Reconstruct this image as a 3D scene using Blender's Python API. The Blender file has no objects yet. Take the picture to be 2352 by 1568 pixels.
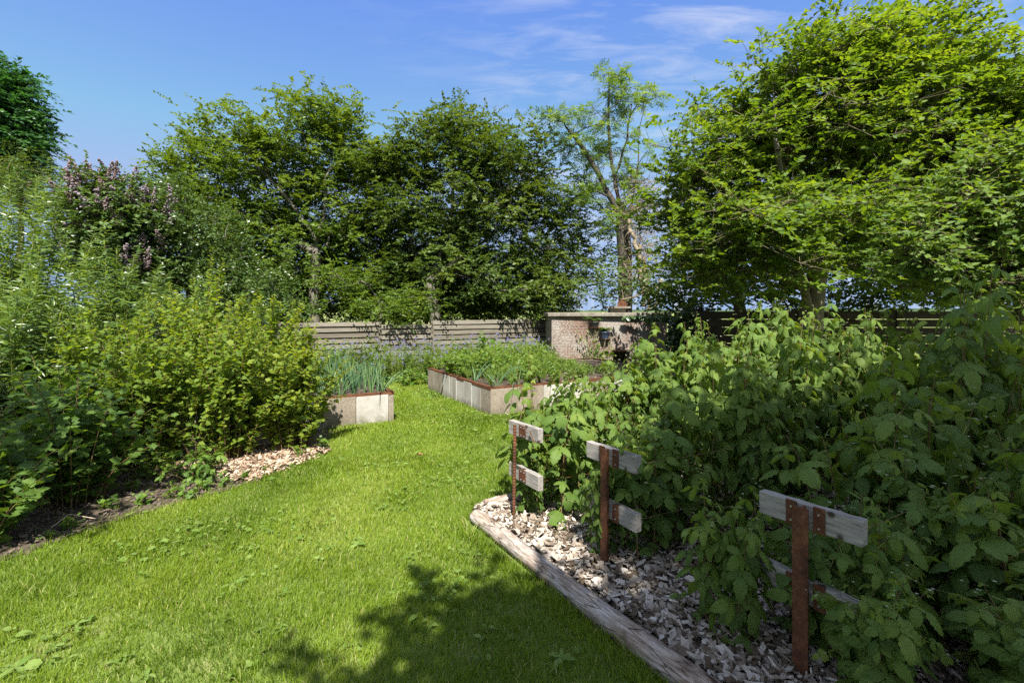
import bpy, math, random
import numpy as np
from mathutils import Vector, Matrix, Euler

S = bpy.context.scene
COL = S.collection
R = math.radians
FP = 17.0 / 36.0 * 2352.0        # focal length and frame measures of the photograph (2352 wide)
CX, HY, CAMH = 1176.0, 712.0, 1.6
SUN_EL, SUN_AZ = R(54), (0.10, -0.995)


def at(px, py, Y):
    """A point of the photograph at depth Y, in metres."""
    return np.array([(px - CX) / FP * Y, Y, CAMH - (py - HY) / FP * Y])


def unit(a):
    return a / np.maximum(np.linalg.norm(a, axis=-1, keepdims=True), 1e-9)


# ------------------------------------------------------------------ mesh collecting
class Acc:
    def __init__(s):
        s.V = []; s.F = {}; s.uv = []; s.rnd = []; s.n = 0

    def add(s, V, Fs, uv=None, rnd=0.5):
        V = np.asarray(V, float).reshape(-1, 3)
        k = len(V)
        if k == 0:
            return
        s.V.append(V)
        s.uv.append(np.zeros((k, 2)) if uv is None else np.asarray(uv, float))
        s.rnd.append(np.full(k, rnd) if np.isscalar(rnd) else np.asarray(rnd, float))
        for F in Fs:
            F = np.asarray(F, int)
            if len(F):
                s.F.setdefault(F.shape[1], []).append(F + s.n)
        s.n += k

    def box(s, c, d, M=None, rnd=0.5):
        c = np.array(c, float); h = np.array(d, float) / 2
        q = np.array([[-1, -1, -1], [1, -1, -1], [1, 1, -1], [-1, 1, -1], [-1, -1, 1], [1, -1, 1], [1, 1, 1], [-1, 1, 1]]) * h
        if M is not None:
            q = q @ np.array(M).T
        s.add(q + c, [BOXF], rnd=rnd)

    def tubes(s, P0, P1, R0, R1, k=5, rnd=0.5):
        P0 = np.asarray(P0, float); P1 = np.asarray(P1, float); n = len(P0)
        if n == 0:
            return
        R0 = np.broadcast_to(np.asarray(R0, float), (n,)); R1 = np.broadcast_to(np.asarray(R1, float), (n,))
        d = unit(P1 - P0)
        ref = np.where(np.abs(d[:, 2:3]) > .9, np.array([[1., 0, 0]]), np.array([[0, 0, 1.]]))
        u = unit(np.cross(d, ref)); v = np.cross(d, u)
        a = np.arange(k) / k * 2 * math.pi
        ring = np.cos(a)[None, :, None] * u[:, None] + np.sin(a)[None, :, None] * v[:, None]
        A = P0[:, None] + ring * R0[:, None, None]; B = P1[:, None] + ring * R1[:, None, None]
        V = np.concatenate([A, B], 1)
        i = np.arange(k); j = (i + 1) % k
        F = np.stack([i, j, j + k, i + k], 1)
        F = (F[None] + (np.arange(n) * 2 * k)[:, None, None]).reshape(-1, 4)
        uv = np.zeros((n, 2 * k, 2)); uv[:, :, 0] = np.tile(i / k, 2); uv[:, k:, 1] = 1
        r = np.repeat(np.broadcast_to(np.asarray(rnd, float), (n,)), 2 * k)
        s.add(V, [F], uv.reshape(-1, 2), r)

    def leaves(s, T, O, D, N, size, rnd):
        O = np.asarray(O, float).reshape(-1, 3); n = len(O)
        if n == 0:
            return
        D = unit(np.asarray(D, float).reshape(-1, 3)); N = np.asarray(N, float).reshape(-1, 3)
        X = unit(np.cross(D, N)); N = np.cross(X, D)
        size = np.broadcast_to(np.asarray(size, float).reshape(-1), (n,))
        v = T['v']; k = len(v)
        V = O[:, None] + size[:, None, None] * (v[None, :, 0:1] * X[:, None] + v[None, :, 1:2] * D[:, None] + v[None, :, 2:3] * N[:, None])
        off = (np.arange(n) * k)[:, None, None]
        Fs = [(np.asarray(F)[None] + off).reshape(-1, np.asarray(F).shape[1]) for F in T['f']]
        s.add(V, Fs, np.tile(T['uv'], (n, 1)), np.repeat(np.broadcast_to(np.asarray(rnd, float).reshape(-1), (n,)), k))

    def build(s, name, mats, parent=None, smooth=True):
        me = bpy.data.meshes.new(name)
        if s.n:
            V = np.concatenate(s.V); UV = np.concatenate(s.uv); RN = np.concatenate(s.rnd)
            L, st, tot, p = [], [], [], 0
            for k, fs in s.F.items():
                F = np.concatenate(fs); L.append(F.ravel())
                st.append(p + np.arange(len(F)) * k); tot.append(np.full(len(F), k)); p += F.size
            L = np.concatenate(L); st = np.concatenate(st); tot = np.concatenate(tot)
            me.vertices.add(len(V)); me.loops.add(len(L)); me.polygons.add(len(st))
            me.vertices.foreach_set('co', V.astype(np.float32).ravel())
            me.loops.foreach_set('vertex_index', L.astype(np.int32))
            me.polygons.foreach_set('loop_start', st.astype(np.int32))
            me.polygons.foreach_set('loop_total', tot.astype(np.int32))
            me.polygons.foreach_set('use_smooth', np.full(len(st), smooth, dtype=bool))
            uvl = me.uv_layers.new(name='UVMap')
            uvl.data.foreach_set('uv', UV[L].astype(np.float32).ravel())
            at_ = me.attributes.new('rnd', 'FLOAT', 'POINT')
            at_.data.foreach_set('value', RN.astype(np.float32))
            me.update(calc_edges=True)
        o = bpy.data.objects.new(name, me); COL.objects.link(o)
        for m in (mats if isinstance(mats, (list, tuple)) else [mats]):
            me.materials.append(m)
        if parent is not None:
            o.parent = parent
        return o


BOXF = np.array([[0, 3, 2, 1], [4, 5, 6, 7], [0, 1, 5, 4], [1, 2, 6, 5], [2, 3, 7, 6], [3, 0, 4, 7]])


def empty(name, loc, rz=0.0, label=None, cat=None, group=None):
    o = bpy.data.objects.new(name, None); COL.objects.link(o)
    o.location = loc; o.rotation_euler = (0, 0, rz); o.empty_display_size = .1
    tag(o, label, cat, group)
    return o


def tag(o, label=None, cat=None, group=None, kind=None):
    if label: o['label'] = label
    if cat: o['category'] = cat
    if group: o['group'] = group
    if kind: o['kind'] = kind
    return o


def dup(root, loc, rz, sc=(1, 1, 1), label=None, group=None):
    r = root.copy(); COL.objects.link(r); r.location = loc; r.rotation_euler = (0, 0, rz); r.scale = sc
    if label: r['label'] = label
    if group: r['group'] = group
    for ch in list(root.children):
        c = ch.copy(); COL.objects.link(c); c.parent = r
    return r


# ------------------------------------------------------------------ materials
def nodes_of(name):
    m = bpy.data.materials.new(name); m.use_nodes = True
    nt = m.node_tree; nt.nodes.clear()
    out = nt.nodes.new('ShaderNodeOutputMaterial')
    return m, nt, out


def nd(nt, t, **kw):
    n = nt.nodes.new('ShaderNode' + t)
    for k, v in kw.items():
        if k.startswith('i_'):
            key = k[2:]
            n.inputs[int(key) if key.isdigit() else key.replace('_', ' ')].default_value = v
        else:
            setattr(n, k, v)
    return n


def c4(c):
    return (c[0], c[1], c[2], 1)


def ramp(nt, stops, fac):
    r = nt.nodes.new('ShaderNodeValToRGB')
    el = r.color_ramp.elements
    while len(el) < len(stops): el.new(.5)
    for e, (p, c) in zip(el, stops):
        e.position = p; e.color = c4(c)
    nt.links.new(fac, r.inputs['Fac'])
    return r


def leaf_mat(name, cols, trans=.4, tcol=None, rough=.42, spec=.45, veins=0.0):
    m, nt, out = nodes_of(name)
    a = nd(nt, 'Attribute', attribute_name='rnd')
    r = ramp(nt, [(i / (len(cols) - 1), c) for i, c in enumerate(cols)], a.outputs['Fac'])
    col = r.outputs['Color']
    p = nd(nt, 'BsdfPrincipled', i_Roughness=rough)
    p.inputs['Specular IOR Level'].default_value = spec
    if veins:
        uv = nd(nt, 'UVMap'); sx = nd(nt, 'SeparateXYZ'); nt.links.new(uv.outputs['UV'], sx.inputs[0])
        ab = nd(nt, 'Math', operation='ABSOLUTE'); nt.links.new(sx.outputs['X'], ab.inputs[0])
        ml = nd(nt, 'Math', operation='MULTIPLY_ADD'); nt.links.new(ab.outputs[0], ml.inputs[0]); ml.inputs[1].default_value = -.75
        nt.links.new(sx.outputs['Y'], ml.inputs[2])
        fr = nd(nt, 'Math', operation='MULTIPLY', i_1=8.0); nt.links.new(ml.outputs[0], fr.inputs[0])
        pp = nd(nt, 'Math', operation='PINGPONG', i_1=.5); nt.links.new(fr.outputs[0], pp.inputs[0])
        mid = nd(nt, 'Math', operation='MULTIPLY', i_1=9.0); nt.links.new(ab.outputs[0], mid.inputs[0])
        mn = nd(nt, 'Math', operation='MINIMUM'); nt.links.new(pp.outputs[0], mn.inputs[0]); nt.links.new(mid.outputs[0], mn.inputs[1])
        mr = nd(nt, 'MapRange'); mr.inputs['From Max'].default_value = .14; mr.inputs['To Min'].default_value = 1.0; mr.inputs['To Max'].default_value = 0.0
        nt.links.new(mn.outputs[0], mr.inputs['Value'])
        mx = nd(nt, 'MixRGB', blend_type='MIX'); nt.links.new(col, mx.inputs['Color1'])
        mx.inputs['Color2'].default_value = c4([min(1, v * 1.7 + .01) for v in cols[-1]])
        mf = nd(nt, 'Math', operation='MULTIPLY', i_1=veins); nt.links.new(mr.outputs['Result'], mf.inputs[0])
        nt.links.new(mf.outputs[0], mx.inputs['Fac']); col = mx.outputs['Color']
        b = nd(nt, 'Bump', i_Strength=.55, i_Distance=.004); nt.links.new(mn.outputs[0], b.inputs['Height'])
        nt.links.new(b.outputs['Normal'], p.inputs['Normal'])
    nt.links.new(col, p.inputs['Base Color'])
    t = nd(nt, 'BsdfTranslucent')
    mt = nd(nt, 'MixRGB', blend_type='MULTIPLY', i_Fac=1.0); nt.links.new(col, mt.inputs['Color1'])
    mt.inputs['Color2'].default_value = c4(tcol or (1.7, 1.5, .55))
    nt.links.new(mt.outputs['Color'], t.inputs['Color'])
    mx = nd(nt, 'MixShader', i_Fac=trans)
    nt.links.new(p.outputs[0], mx.inputs[1]); nt.links.new(t.outputs[0], mx.inputs[2])
    nt.links.new(mx.outputs[0], out.inputs['Surface'])
    return m


def noise_mat(name, stops, scale=8.0, stretch=(1, 1, 1), rough=.85, bump=.3, detail=8.0, spec=.25, second=None, dist=.01, rndmix=0.0, metallic=0.0, splash=None):
    """Mottled surface: noise ramp (object space), optional second finer ramp multiplied in."""
    m, nt, out = nodes_of(name)
    tc = nd(nt, 'TexCoord'); mp = nd(nt, 'Mapping'); mp.inputs['Scale'].default_value = stretch
    nt.links.new(tc.outputs['Object'], mp.inputs['Vector'])
    n = nd(nt, 'TexNoise', i_Scale=scale, i_Detail=detail, i_Roughness=.62)
    nt.links.new(mp.outputs[0], n.inputs['Vector'])
    fac = n.outputs['Fac']
    if rndmix:
        a = nd(nt, 'Attribute', attribute_name='rnd')
        mm = nd(nt, 'Math', operation='MULTIPLY_ADD', i_1=rndmix); nt.links.new(a.outputs['Fac'], mm.inputs[0])
        ms = nd(nt, 'Math', operation='MULTIPLY', i_1=1 - rndmix); nt.links.new(fac, ms.inputs[0])
        nt.links.new(ms.outputs[0], mm.inputs[2]); fac = mm.outputs[0]
    r = ramp(nt, stops, fac); col = r.outputs['Color']
    p = nd(nt, 'BsdfPrincipled', i_Roughness=rough, i_Metallic=metallic)
    p.inputs['Specular IOR Level'].default_value = spec
    if second:
        s2, stops2, str2 = second
        mp2 = nd(nt, 'Mapping'); mp2.inputs['Scale'].default_value = str2; nt.links.new(tc.outputs['Object'], mp2.inputs['Vector'])
        n2 = nd(nt, 'TexNoise', i_Scale=s2, i_Detail=4.0); nt.links.new(mp2.outputs[0], n2.inputs['Vector'])
        r2 = ramp(nt, stops2, n2.outputs['Fac'])
        mx = nd(nt, 'MixRGB', blend_type='MULTIPLY', i_Fac=1.0)
        nt.links.new(col, mx.inputs['Color1']); nt.links.new(r2.outputs['Color'], mx.inputs['Color2']); col = mx.outputs['Color']
        n = n2
    if splash:
        sz = nd(nt, 'SeparateXYZ'); nt.links.new(tc.outputs['Object'], sz.inputs[0])
        n3 = nd(nt, 'TexNoise', i_Scale=11.0, i_Detail=6.0); nt.links.new(tc.outputs['Object'], n3.inputs['Vector'])
        ad = nd(nt, 'Math', operation='MULTIPLY_ADD', i_1=.34, i_2=-.09); nt.links.new(n3.outputs['Fac'], ad.inputs[0])
        sb = nd(nt, 'Math', operation='SUBTRACT'); nt.links.new(ad.outputs[0], sb.inputs[0]); nt.links.new(sz.outputs['Z'], sb.inputs[1])
        mr = nd(nt, 'MapRange'); mr.inputs['From Min'].default_value = -.05; mr.inputs['From Max'].default_value = .06; mr.inputs['To Max'].default_value = .75; nt.links.new(sb.outputs[0], mr.inputs['Value'])
        ms = nd(nt, 'MixRGB'); nt.links.new(mr.outputs[0], ms.inputs['Fac']); nt.links.new(col, ms.inputs['Color1']); ms.inputs['Color2'].default_value = c4(splash); col = ms.outputs['Color']
    nt.links.new(col, p.inputs['Base Color'])
    if bump:
        b = nd(nt, 'Bump', i_Strength=bump, i_Distance=dist); nt.links.new(n.outputs['Fac'], b.inputs['Height'])
        nt.links.new(b.outputs['Normal'], p.inputs['Normal'])
    nt.links.new(p.outputs[0], out.inputs['Surface'])
    return m


M = {}
M['beech'] = leaf_mat('beech_leaf', [(.045, .088, .012), (.080, .136, .015), (.135, .192, .020)], .42, rough=.5, spec=.32)
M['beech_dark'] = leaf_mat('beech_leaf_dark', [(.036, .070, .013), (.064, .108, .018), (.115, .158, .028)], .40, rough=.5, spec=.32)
M['hornbeam'] = leaf_mat('hornbeam_leaf', [(.052, .112, .010), (.098, .172, .013), (.17, .238, .018)], .48, rough=.4, spec=.45, veins=.15)
M['apple'] = leaf_mat('apple_leaf', [(.055, .12, .016), (.10, .175, .024), (.16, .235, .04)], .45, rough=.42, spec=.45, veins=.3)
M['ash'] = leaf_mat('ash_leaf', [(.06, .12, .02), (.11, .19, .03), (.17, .25, .05)], .42, rough=.42)
M['larch'] = leaf_mat('blue_green_leaf', [(.018, .055, .018), (.035, .095, .025), (.06, .14, .03)], .35, tcol=(1.3, 1.5, .6))
M['willow'] = leaf_mat('willow_leaf', [(.065, .125, .018), (.115, .185, .032), (.19, .25, .065)], .42, rough=.33, spec=.6)
M['lilac'] = leaf_mat('lilac_leaf', [(.035, .08, .018), (.07, .12, .028), (.11, .165, .04)], .35, rough=.4)
M['holly'] = leaf_mat('holly_leaf', [(.030, .065, .012), (.055, .10, .02), (.10, .145, .03)], .25, rough=.34, spec=.55)
M['currant'] = leaf_mat('currant_leaf', [(.072, .138, .017), (.135, .210, .023), (.25, .29, .032)], .5, rough=.5, spec=.3, veins=.2)
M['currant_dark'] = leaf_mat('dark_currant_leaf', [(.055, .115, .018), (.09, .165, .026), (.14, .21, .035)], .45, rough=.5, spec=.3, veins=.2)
M['raspberry'] = leaf_mat('raspberry_leaf', [(.055, .115, .022), (.095, .170, .028), (.14, .215, .035), (.24, .29, .055)], .46, rough=.5, spec=.3, veins=.4)
M['herb'] = leaf_mat('herb_leaf', [(.065, .13, .02), (.12, .205, .03), (.19, .27, .045)], .45, rough=.5, spec=.3)
M['herb_blue'] = leaf_mat('grey_green_leaf', [(.05, .10, .035), (.085, .145, .05), (.12, .18, .06)], .3, rough=.5, spec=.35)
M['onion'] = leaf_mat('onion_leaf', [(.045, .105, .050), (.075, .15, .065), (.13, .21, .07)], .2, rough=.38, spec=.45)
M['weed'] = leaf_mat('weed_leaf', [(.09, .165, .022), (.14, .23, .035), (.21, .29, .07)], .4, rough=.5, spec=.3, veins=.3)
M['ivy'] = leaf_mat('ivy_leaf', [(.015, .04, .010), (.03, .065, .015), (.06, .10, .022)], .15, rough=.3, spec=.55)
M['fern'] = leaf_mat('fern_leaf', [(.05, .12, .02), (.10, .19, .03), (.16, .26, .05)], .4)
M['grass'] = leaf_mat('grass_blade', [(.070, .122, .008), (.125, .195, .011), (.180, .250, .018), (.34, .33, .12)], .38, tcol=(1.6, 1.55, .4), rough=.5, spec=.25)
M['lilac_flower'] = leaf_mat('lilac_flower', [(.13, .085, .055), (.25, .185, .19), (.38, .33, .38)], .3, tcol=(1, 1, 1), rough=.7, spec=.1)
M['blue_flower'] = leaf_mat('phacelia_flower', [(.25, .24, .50), (.38, .36, .62)], .3, tcol=(1, 1, 1), rough=.7, spec=.1)
M['white_flower'] = leaf_mat('pale_blossom', [(.14, .19, .07), (.26, .30, .16), (.45, .46, .36)], .25, tcol=(1, 1, 1), rough=.7, spec=.1)
M['stem'] = noise_mat('green_brown_stem', [(.3, (.06, .05, .02)), (.7, (.12, .10, .045))], 6, rough=.7, bump=0)
M['cane'] = noise_mat('raspberry_cane', [(.3, (.10, .055, .03)), (.7, (.16, .12, .05))], 5, rough=.65, bump=0)
M['greenstem'] = noise_mat('yellow_green_stem', [(.3, (.12, .16, .03)), (.7, (.20, .20, .05))], 5, rough=.6, bump=0)
M['bark_grey'] = noise_mat('grey_beech_bark', [(.3, (.055, .05, .038)), (.55, (.12, .11, .085)), (.75, (.20, .19, .155))], 5, (1, 1, .5), bump=.5, dist=.02)
M['bark_brown'] = noise_mat('green_brown_bark', [(.3, (.07, .06, .035)), (.55, (.14, .12, .07)), (.8, (.24, .21, .14))], 6, (1, 1, .4), bump=.6, dist=.02)
M['bark_dark'] = noise_mat('dark_furrowed_bark', [(.3, (.03, .026, .02)), (.6, (.07, .06, .045)), (.85, (.14, .12, .09))], 9, (1, 1, .3), bump=.9, dist=.04)
M['dead_twig'] = noise_mat('bleached_dead_twig', [(.3, (.13, .105, .065)), (.7, (.26, .215, .145))], 4, bump=0)
M['rust'] = noise_mat('rusted_steel', [(.28, (.045, .020, .012)), (.5, (.105, .042, .020)), (.72, (.19, .080, .035))], 14, rough=.8, bump=.25, dist=.002,
                      second=(120, [(.3, (.6, .6, .6)), (.7, (1.15, 1.1, 1.05))], (1, 1, 1)))
M['screw'] = noise_mat('zinc_screw', [(.3, (.35, .35, .36)), (.7, (.55, .55, .56))], 30, rough=.35, bump=0, metallic=.8)
M['soil'] = noise_mat('dark_garden_soil', [(.3, (.028, .020, .014)), (.6, (.07, .053, .038)), (.8, (.13, .10, .075))], 9, rough=.95, bump=.8, dist=.02)
M['mulch_base'] = noise_mat('old_mulch', [(.3, (.05, .04, .03)), (.6, (.13, .10, .075)), (.8, (.24, .19, .14))], 22, rough=.95, bump=.9, dist=.02)
M['chips'] = noise_mat('grey_wood_chips', [(.22, (.09, .065, .042)), (.42, (.225, .18, .135)), (.62, (.35, .305, .255)), (.85, (.48, .44, .385))], 7, (1, 1, 1), rough=.85, bump=.4, dist=.004, rndmix=.75,
                       second=(60, [(.3, (.72, .70, .68)), (.7, (1.1, 1.1, 1.1))], (1, .3, 1)))
M['chips_fresh'] = noise_mat('fresh_wood_chips', [(.22, (.10, .065, .04)), (.45, (.28, .19, .125)), (.7, (.43, .32, .23)), (.9, (.54, .44, .34))], 9, rough=.85, bump=.3, dist=.004, rndmix=.75)
M['pebble'] = noise_mat('exposed_aggregate_concrete', [(.3, (.15, .125, .095)), (.5, (.235, .20, .155)), (.75, (.32, .28, .225))], 2.2, rough=.9, splash=(.10, .095, .055), bump=.8, dist=.006,
                        second=(95, [(.34, (.55, .52, .50)), (.5, (.95, .95, .95)), (.66, (1.35, 1.33, 1.3))], (1, 1, 1)))
M['slab'] = noise_mat('pale_smooth_concrete', [(.3, (.27, .25, .215)), (.5, (.38, .36, .325)), (.75, (.46, .44, .405))], 3.5, (1, 1, .7), rough=.88, splash=(.10, .095, .055), bump=.3, dist=.003,
                      second=(70, [(.3, (.82, .81, .79)), (.7, (1.08, 1.08, 1.07))], (1, 1, 1)))
M['slab_stain'] = noise_mat('stained_grey_concrete', [(.3, (.18, .145, .11)), (.5, (.32, .30, .265)), (.7, (.43, .42, .39))], 4.5, (1, 1, .12), rough=.88, splash=(.10, .095, .055), bump=.3, dist=.003,
                            second=(80, [(.3, (.82, .8, .78)), (.7, (1.08, 1.08, 1.07))], (1, 1, 1)))
M['cap'] = noise_mat('lichened_concrete_cap', [(.3, (.11, .10, .075)), (.55, (.19, .17, .135)), (.72, (.26, .24, .19))], 6, rough=.95, bump=.6, dist=.01,
                     second=(22, [(.62, (1, 1, 1)), (.70, (2.4, 2.4, 2.3))], (1, 1, 1)))
M['fence'] = noise_mat('weathered_fence_board', [(.3, (.085, .074, .055)), (.5, (.16, .142, .110)), (.75, (.25, .228, .185))], 5, (.25, .25, 3), rndmix=.45, rough=.9, bump=.5, dist=.004,
                       second=(30, [(.3, (.62, .6, .58)), (.7, (1.1, 1.1, 1.08))], (.15, .15, 3)))
M['fence_dark'] = noise_mat('shade_darkened_fence_board', [(.3, (.018, .013, .009)), (.6, (.034, .026, .018)), (.8, (.055, .042, .03))], 5, (.25, .25, 3), rough=.9, bump=.4, dist=.004)  # canopy shade put into the board colour
M['pot'] = noise_mat('blue_glazed_pot', [(.3, (.015, .022, .04)), (.6, (.035, .05, .085)), (.85, (.10, .12, .16))], 14, rough=.3, bump=.1, spec=.5)
M['pot_dark'] = noise_mat('black_pot', [(.3, (.012, .012, .013)), (.7, (.035, .034, .033))], 10, rough=.45, bump=.1)
M['field'] = noise_mat('sunny_field', [(.3, (.13, .17, .04)), (.6, (.20, .22, .07)), (.8, (.28, .26, .10))], .05, rough=.95, bump=0)
M['hill'] = noise_mat('wooded_hill', [(.3, (.022, .042, .016)), (.6, (.045, .075, .025)), (.8, (.07, .10, .035))], .12, rough=.95, bump=0)
M['lawn'] = noise_mat('turf_soil', [(.3, (.05, .075, .015)), (.55, (.10, .14, .025)), (.8, (.19, .17, .08))], 3.0, rough=.95, bump=.6, dist=.02)
M['dry'] = noise_mat('brown_dry_leaf', [(.3, (.16, .07, .04)), (.7, (.32, .17, .10))], 20, rough=.8, bump=0)
M['straw'] = noise_mat('pale_straw', [(.3, (.34, .26, .17)), (.7, (.5, .42, .30))], 6, rough=.8, bump=0)


def plank_mat():
    m, nt, out = nodes_of('grey_weathered_plank')
    tc = nd(nt, 'TexCoord'); mp = nd(nt, 'Mapping'); mp.inputs['Scale'].default_value = (2.2, 14, 30)
    nt.links.new(tc.outputs['Object'], mp.inputs['Vector'])
    n = nd(nt, 'TexNoise', i_Scale=3.2, i_Detail=9.0, i_Roughness=.65, i_Distortion=.6); nt.links.new(mp.outputs[0], n.inputs['Vector'])
    r = ramp(nt, [(.28, (.07, .06, .05)), (.42, (.19, .175, .155)), (.6, (.29, .27, .24)), (.8, (.40, .375, .34))], n.outputs['Fac'])
    vo = nd(nt, 'TexVoronoi', i_Scale=8.5); nt.links.new(tc.outputs['Object'], vo.inputs['Vector'])
    kn = ramp(nt, [(.11, (.22, .17, .13)), (.19, (1, 1, 1))], vo.outputs['Distance'])
    mx = nd(nt, 'MixRGB', blend_type='MULTIPLY', i_Fac=1.0); nt.links.new(r.outputs['Color'], mx.inputs['Color1']); nt.links.new(kn.outputs['Color'], mx.inputs['Color2'])
    p = nd(nt, 'BsdfPrincipled', i_Roughness=.85); p.inputs['Specular IOR Level'].default_value = .2
    nt.links.new(mx.outputs['Color'], p.inputs['Base Color'])
    b = nd(nt, 'Bump', i_Strength=.55, i_Distance=.004); nt.links.new(n.outputs['Fac'], b.inputs['Height']); nt.links.new(b.outputs['Normal'], p.inputs['Normal'])
    nt.links.new(p.outputs[0], out.inputs['Surface'])
    return m


def log_mat():
    m, nt, out = nodes_of('weathered_log')
    tc = nd(nt, 'TexCoord'); mp = nd(nt, 'Mapping'); mp.inputs['Scale'].default_value = (2.2, 16, 16)
    nt.links.new(tc.outputs['Object'], mp.inputs['Vector'])
    n = nd(nt, 'TexNoise', i_Scale=4.0, i_Detail=9.0, i_Roughness=.65, i_Distortion=.4); nt.links.new(mp.outputs[0], n.inputs['Vector'])
    r = ramp(nt, [(.30, (.11, .088, .068)), (.44, (.24, .20, .165)), (.56, (.36, .325, .285)), (.74, (.52, .49, .45))], n.outputs['Fac'])
    mp2 = nd(nt, 'Mapping'); mp2.inputs['Scale'].default_value = (1.0, 3.2, 3.2); nt.links.new(tc.outputs['Object'], mp2.inputs['Vector'])
    n2 = nd(nt, 'TexNoise', i_Scale=2.3, i_Detail=7.0, i_Roughness=.7); nt.links.new(mp2.outputs[0], n2.inputs['Vector'])
    k0 = ramp(nt, [(.36, (.17, .12, .095)), (.44, (.80, .70, .62)), (.6, (1, 1, 1))], n2.outputs['Fac'])
    mp3 = nd(nt, 'Mapping'); mp3.inputs['Scale'].default_value = (1.0, 11, 11); nt.links.new(tc.outputs['Object'], mp3.inputs['Vector'])
    vo = nd(nt, 'TexVoronoi', i_Scale=2.6, feature='DISTANCE_TO_EDGE'); nt.links.new(mp3.outputs[0], vo.inputs['Vector'])
    kc = ramp(nt, [(.0, (.12, .09, .07)), (.035, (1, 1, 1))], vo.outputs['Distance'])
    k = nd(nt, 'MixRGB', blend_type='MULTIPLY', i_Fac=1.0); nt.links.new(k0.outputs['Color'], k.inputs['Color1']); nt.links.new(kc.outputs['Color'], k.inputs['Color2'])
    mx = nd(nt, 'MixRGB', blend_type='MULTIPLY', i_Fac=1.0); nt.links.new(r.outputs['Color'], mx.inputs['Color1']); nt.links.new(k.outputs['Color'], mx.inputs['Color2'])
    p = nd(nt, 'BsdfPrincipled', i_Roughness=.85); p.inputs['Specular IOR Level'].default_value = .2
    nt.links.new(mx.outputs['Color'], p.inputs['Base Color'])
    b = nd(nt, 'Bump', i_Strength=.7, i_Distance=.01); nt.links.new(n.outputs['Fac'], b.inputs['Height']); nt.links.new(b.outputs['Normal'], p.inputs['Normal'])
    nt.links.new(p.outputs[0], out.inputs['Surface'])
    return m


def brick_mat():
    m, nt, out = nodes_of('limewashed_brick')
    uv = nd(nt, 'UVMap')
    br = nd(nt, 'TexBrick', i_Scale=1.0)
    br.inputs['Color1'].default_value = c4((.11, .055, .040)); br.inputs['Color2'].default_value = c4((.18, .105, .068))
    br.inputs['Mortar'].default_value = c4((.24, .21, .17))
    br.inputs['Mortar Size'].default_value = .009; br.inputs['Brick Width'].default_value = .24; br.inputs['Row Height'].default_value = .075
    br.inputs['Bias'].default_value = -.1; br.inputs['Mortar Smooth'].default_value = .3
    nt.links.new(uv.outputs['UV'], br.inputs['Vector'])
    n = nd(nt, 'TexNoise', i_Scale=24.0, i_Detail=6.0, i_Roughness=.8); nt.links.new(uv.outputs['UV'], n.inputs['Vector'])
    n0 = nd(nt, 'TexNoise', i_Scale=1.3, i_Detail=3.0); nt.links.new(uv.outputs['UV'], n0.inputs['Vector'])
    ad = nd(nt, 'Math', operation='MULTIPLY_ADD', i_1=.45); nt.links.new(n0.outputs['Fac'], ad.inputs[0]); nt.links.new(n.outputs['Fac'], ad.inputs[2])
    k = ramp(nt, [(.69, (0, 0, 0)), (.78, (1, 1, 1))], ad.outputs[0])
    mx = nd(nt, 'MixRGB'); nt.links.new(k.outputs['Color'], mx.inputs['Fac']); nt.links.new(br.outputs['Color'], mx.inputs['Color1']); mx.inputs['Color2'].default_value = c4((.29, .27, .24))
    p = nd(nt, 'BsdfPrincipled', i_Roughness=.92); p.inputs['Specular IOR Level'].default_value = .15
    nt.links.new(mx.outputs['Color'], p.inputs['Base Color'])
    b = nd(nt, 'Bump', i_Strength=1.0, i_Distance=.03, invert=True); nt.links.new(br.outputs['Fac'], b.inputs['Height']); nt.links.new(b.outputs['Normal'], p.inputs['Normal'])
    nt.links.new(p.outputs[0], out.inputs['Surface'])
    return m


M['plank'] = plank_mat(); M['log'] = log_mat(); M['brick'] = brick_mat()


# ------------------------------------------------------------------ leaf templates (y = length, x = width, z = normal)
def T_simple(w=.6, fold=.10, droop=.08):
    v = np.array([[0, 0, 0], [w / 2, .45, fold], [0, 1, -droop], [-w / 2, .45, fold], [0, .5, .02]])
    return dict(v=v, f=[[[0, 1, 4], [1, 2, 4], [2, 3, 4], [3, 0, 4]]], uv=np.array([[0, 0], [1, .45], [0, 1], [-1, .45], [0, .5]]))


def T_ovate(w=.62, fold=.08, droop=.12, n=5, tip=1.0):
    ts = np.linspace(0, 1, n + 1); v = []; uv = []; f = []
    for t in ts:
        hw = w / 2 * (math.sin(math.pi * t ** .78)) ** .8 if 0 < t < 1 else .004
        z = -droop * t * t
        v += [[-hw, t, z + fold * hw / (w / 2)], [0, t, z], [hw, t, z + fold * hw / (w / 2)]]
        uv += [[-1, t], [0, t], [1, t]]
    for i in range(n):
        a = 3 * i
        f += [[a, a + 1, a + 4, a + 3], [a + 1, a + 2, a + 5, a + 4]]
    return dict(v=np.array(v), f=[f], uv=np.array(uv, float))


def T_lance(w=.16, droop=.25, n=4):
    return T_ovate(w, .03, droop, n)


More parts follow.
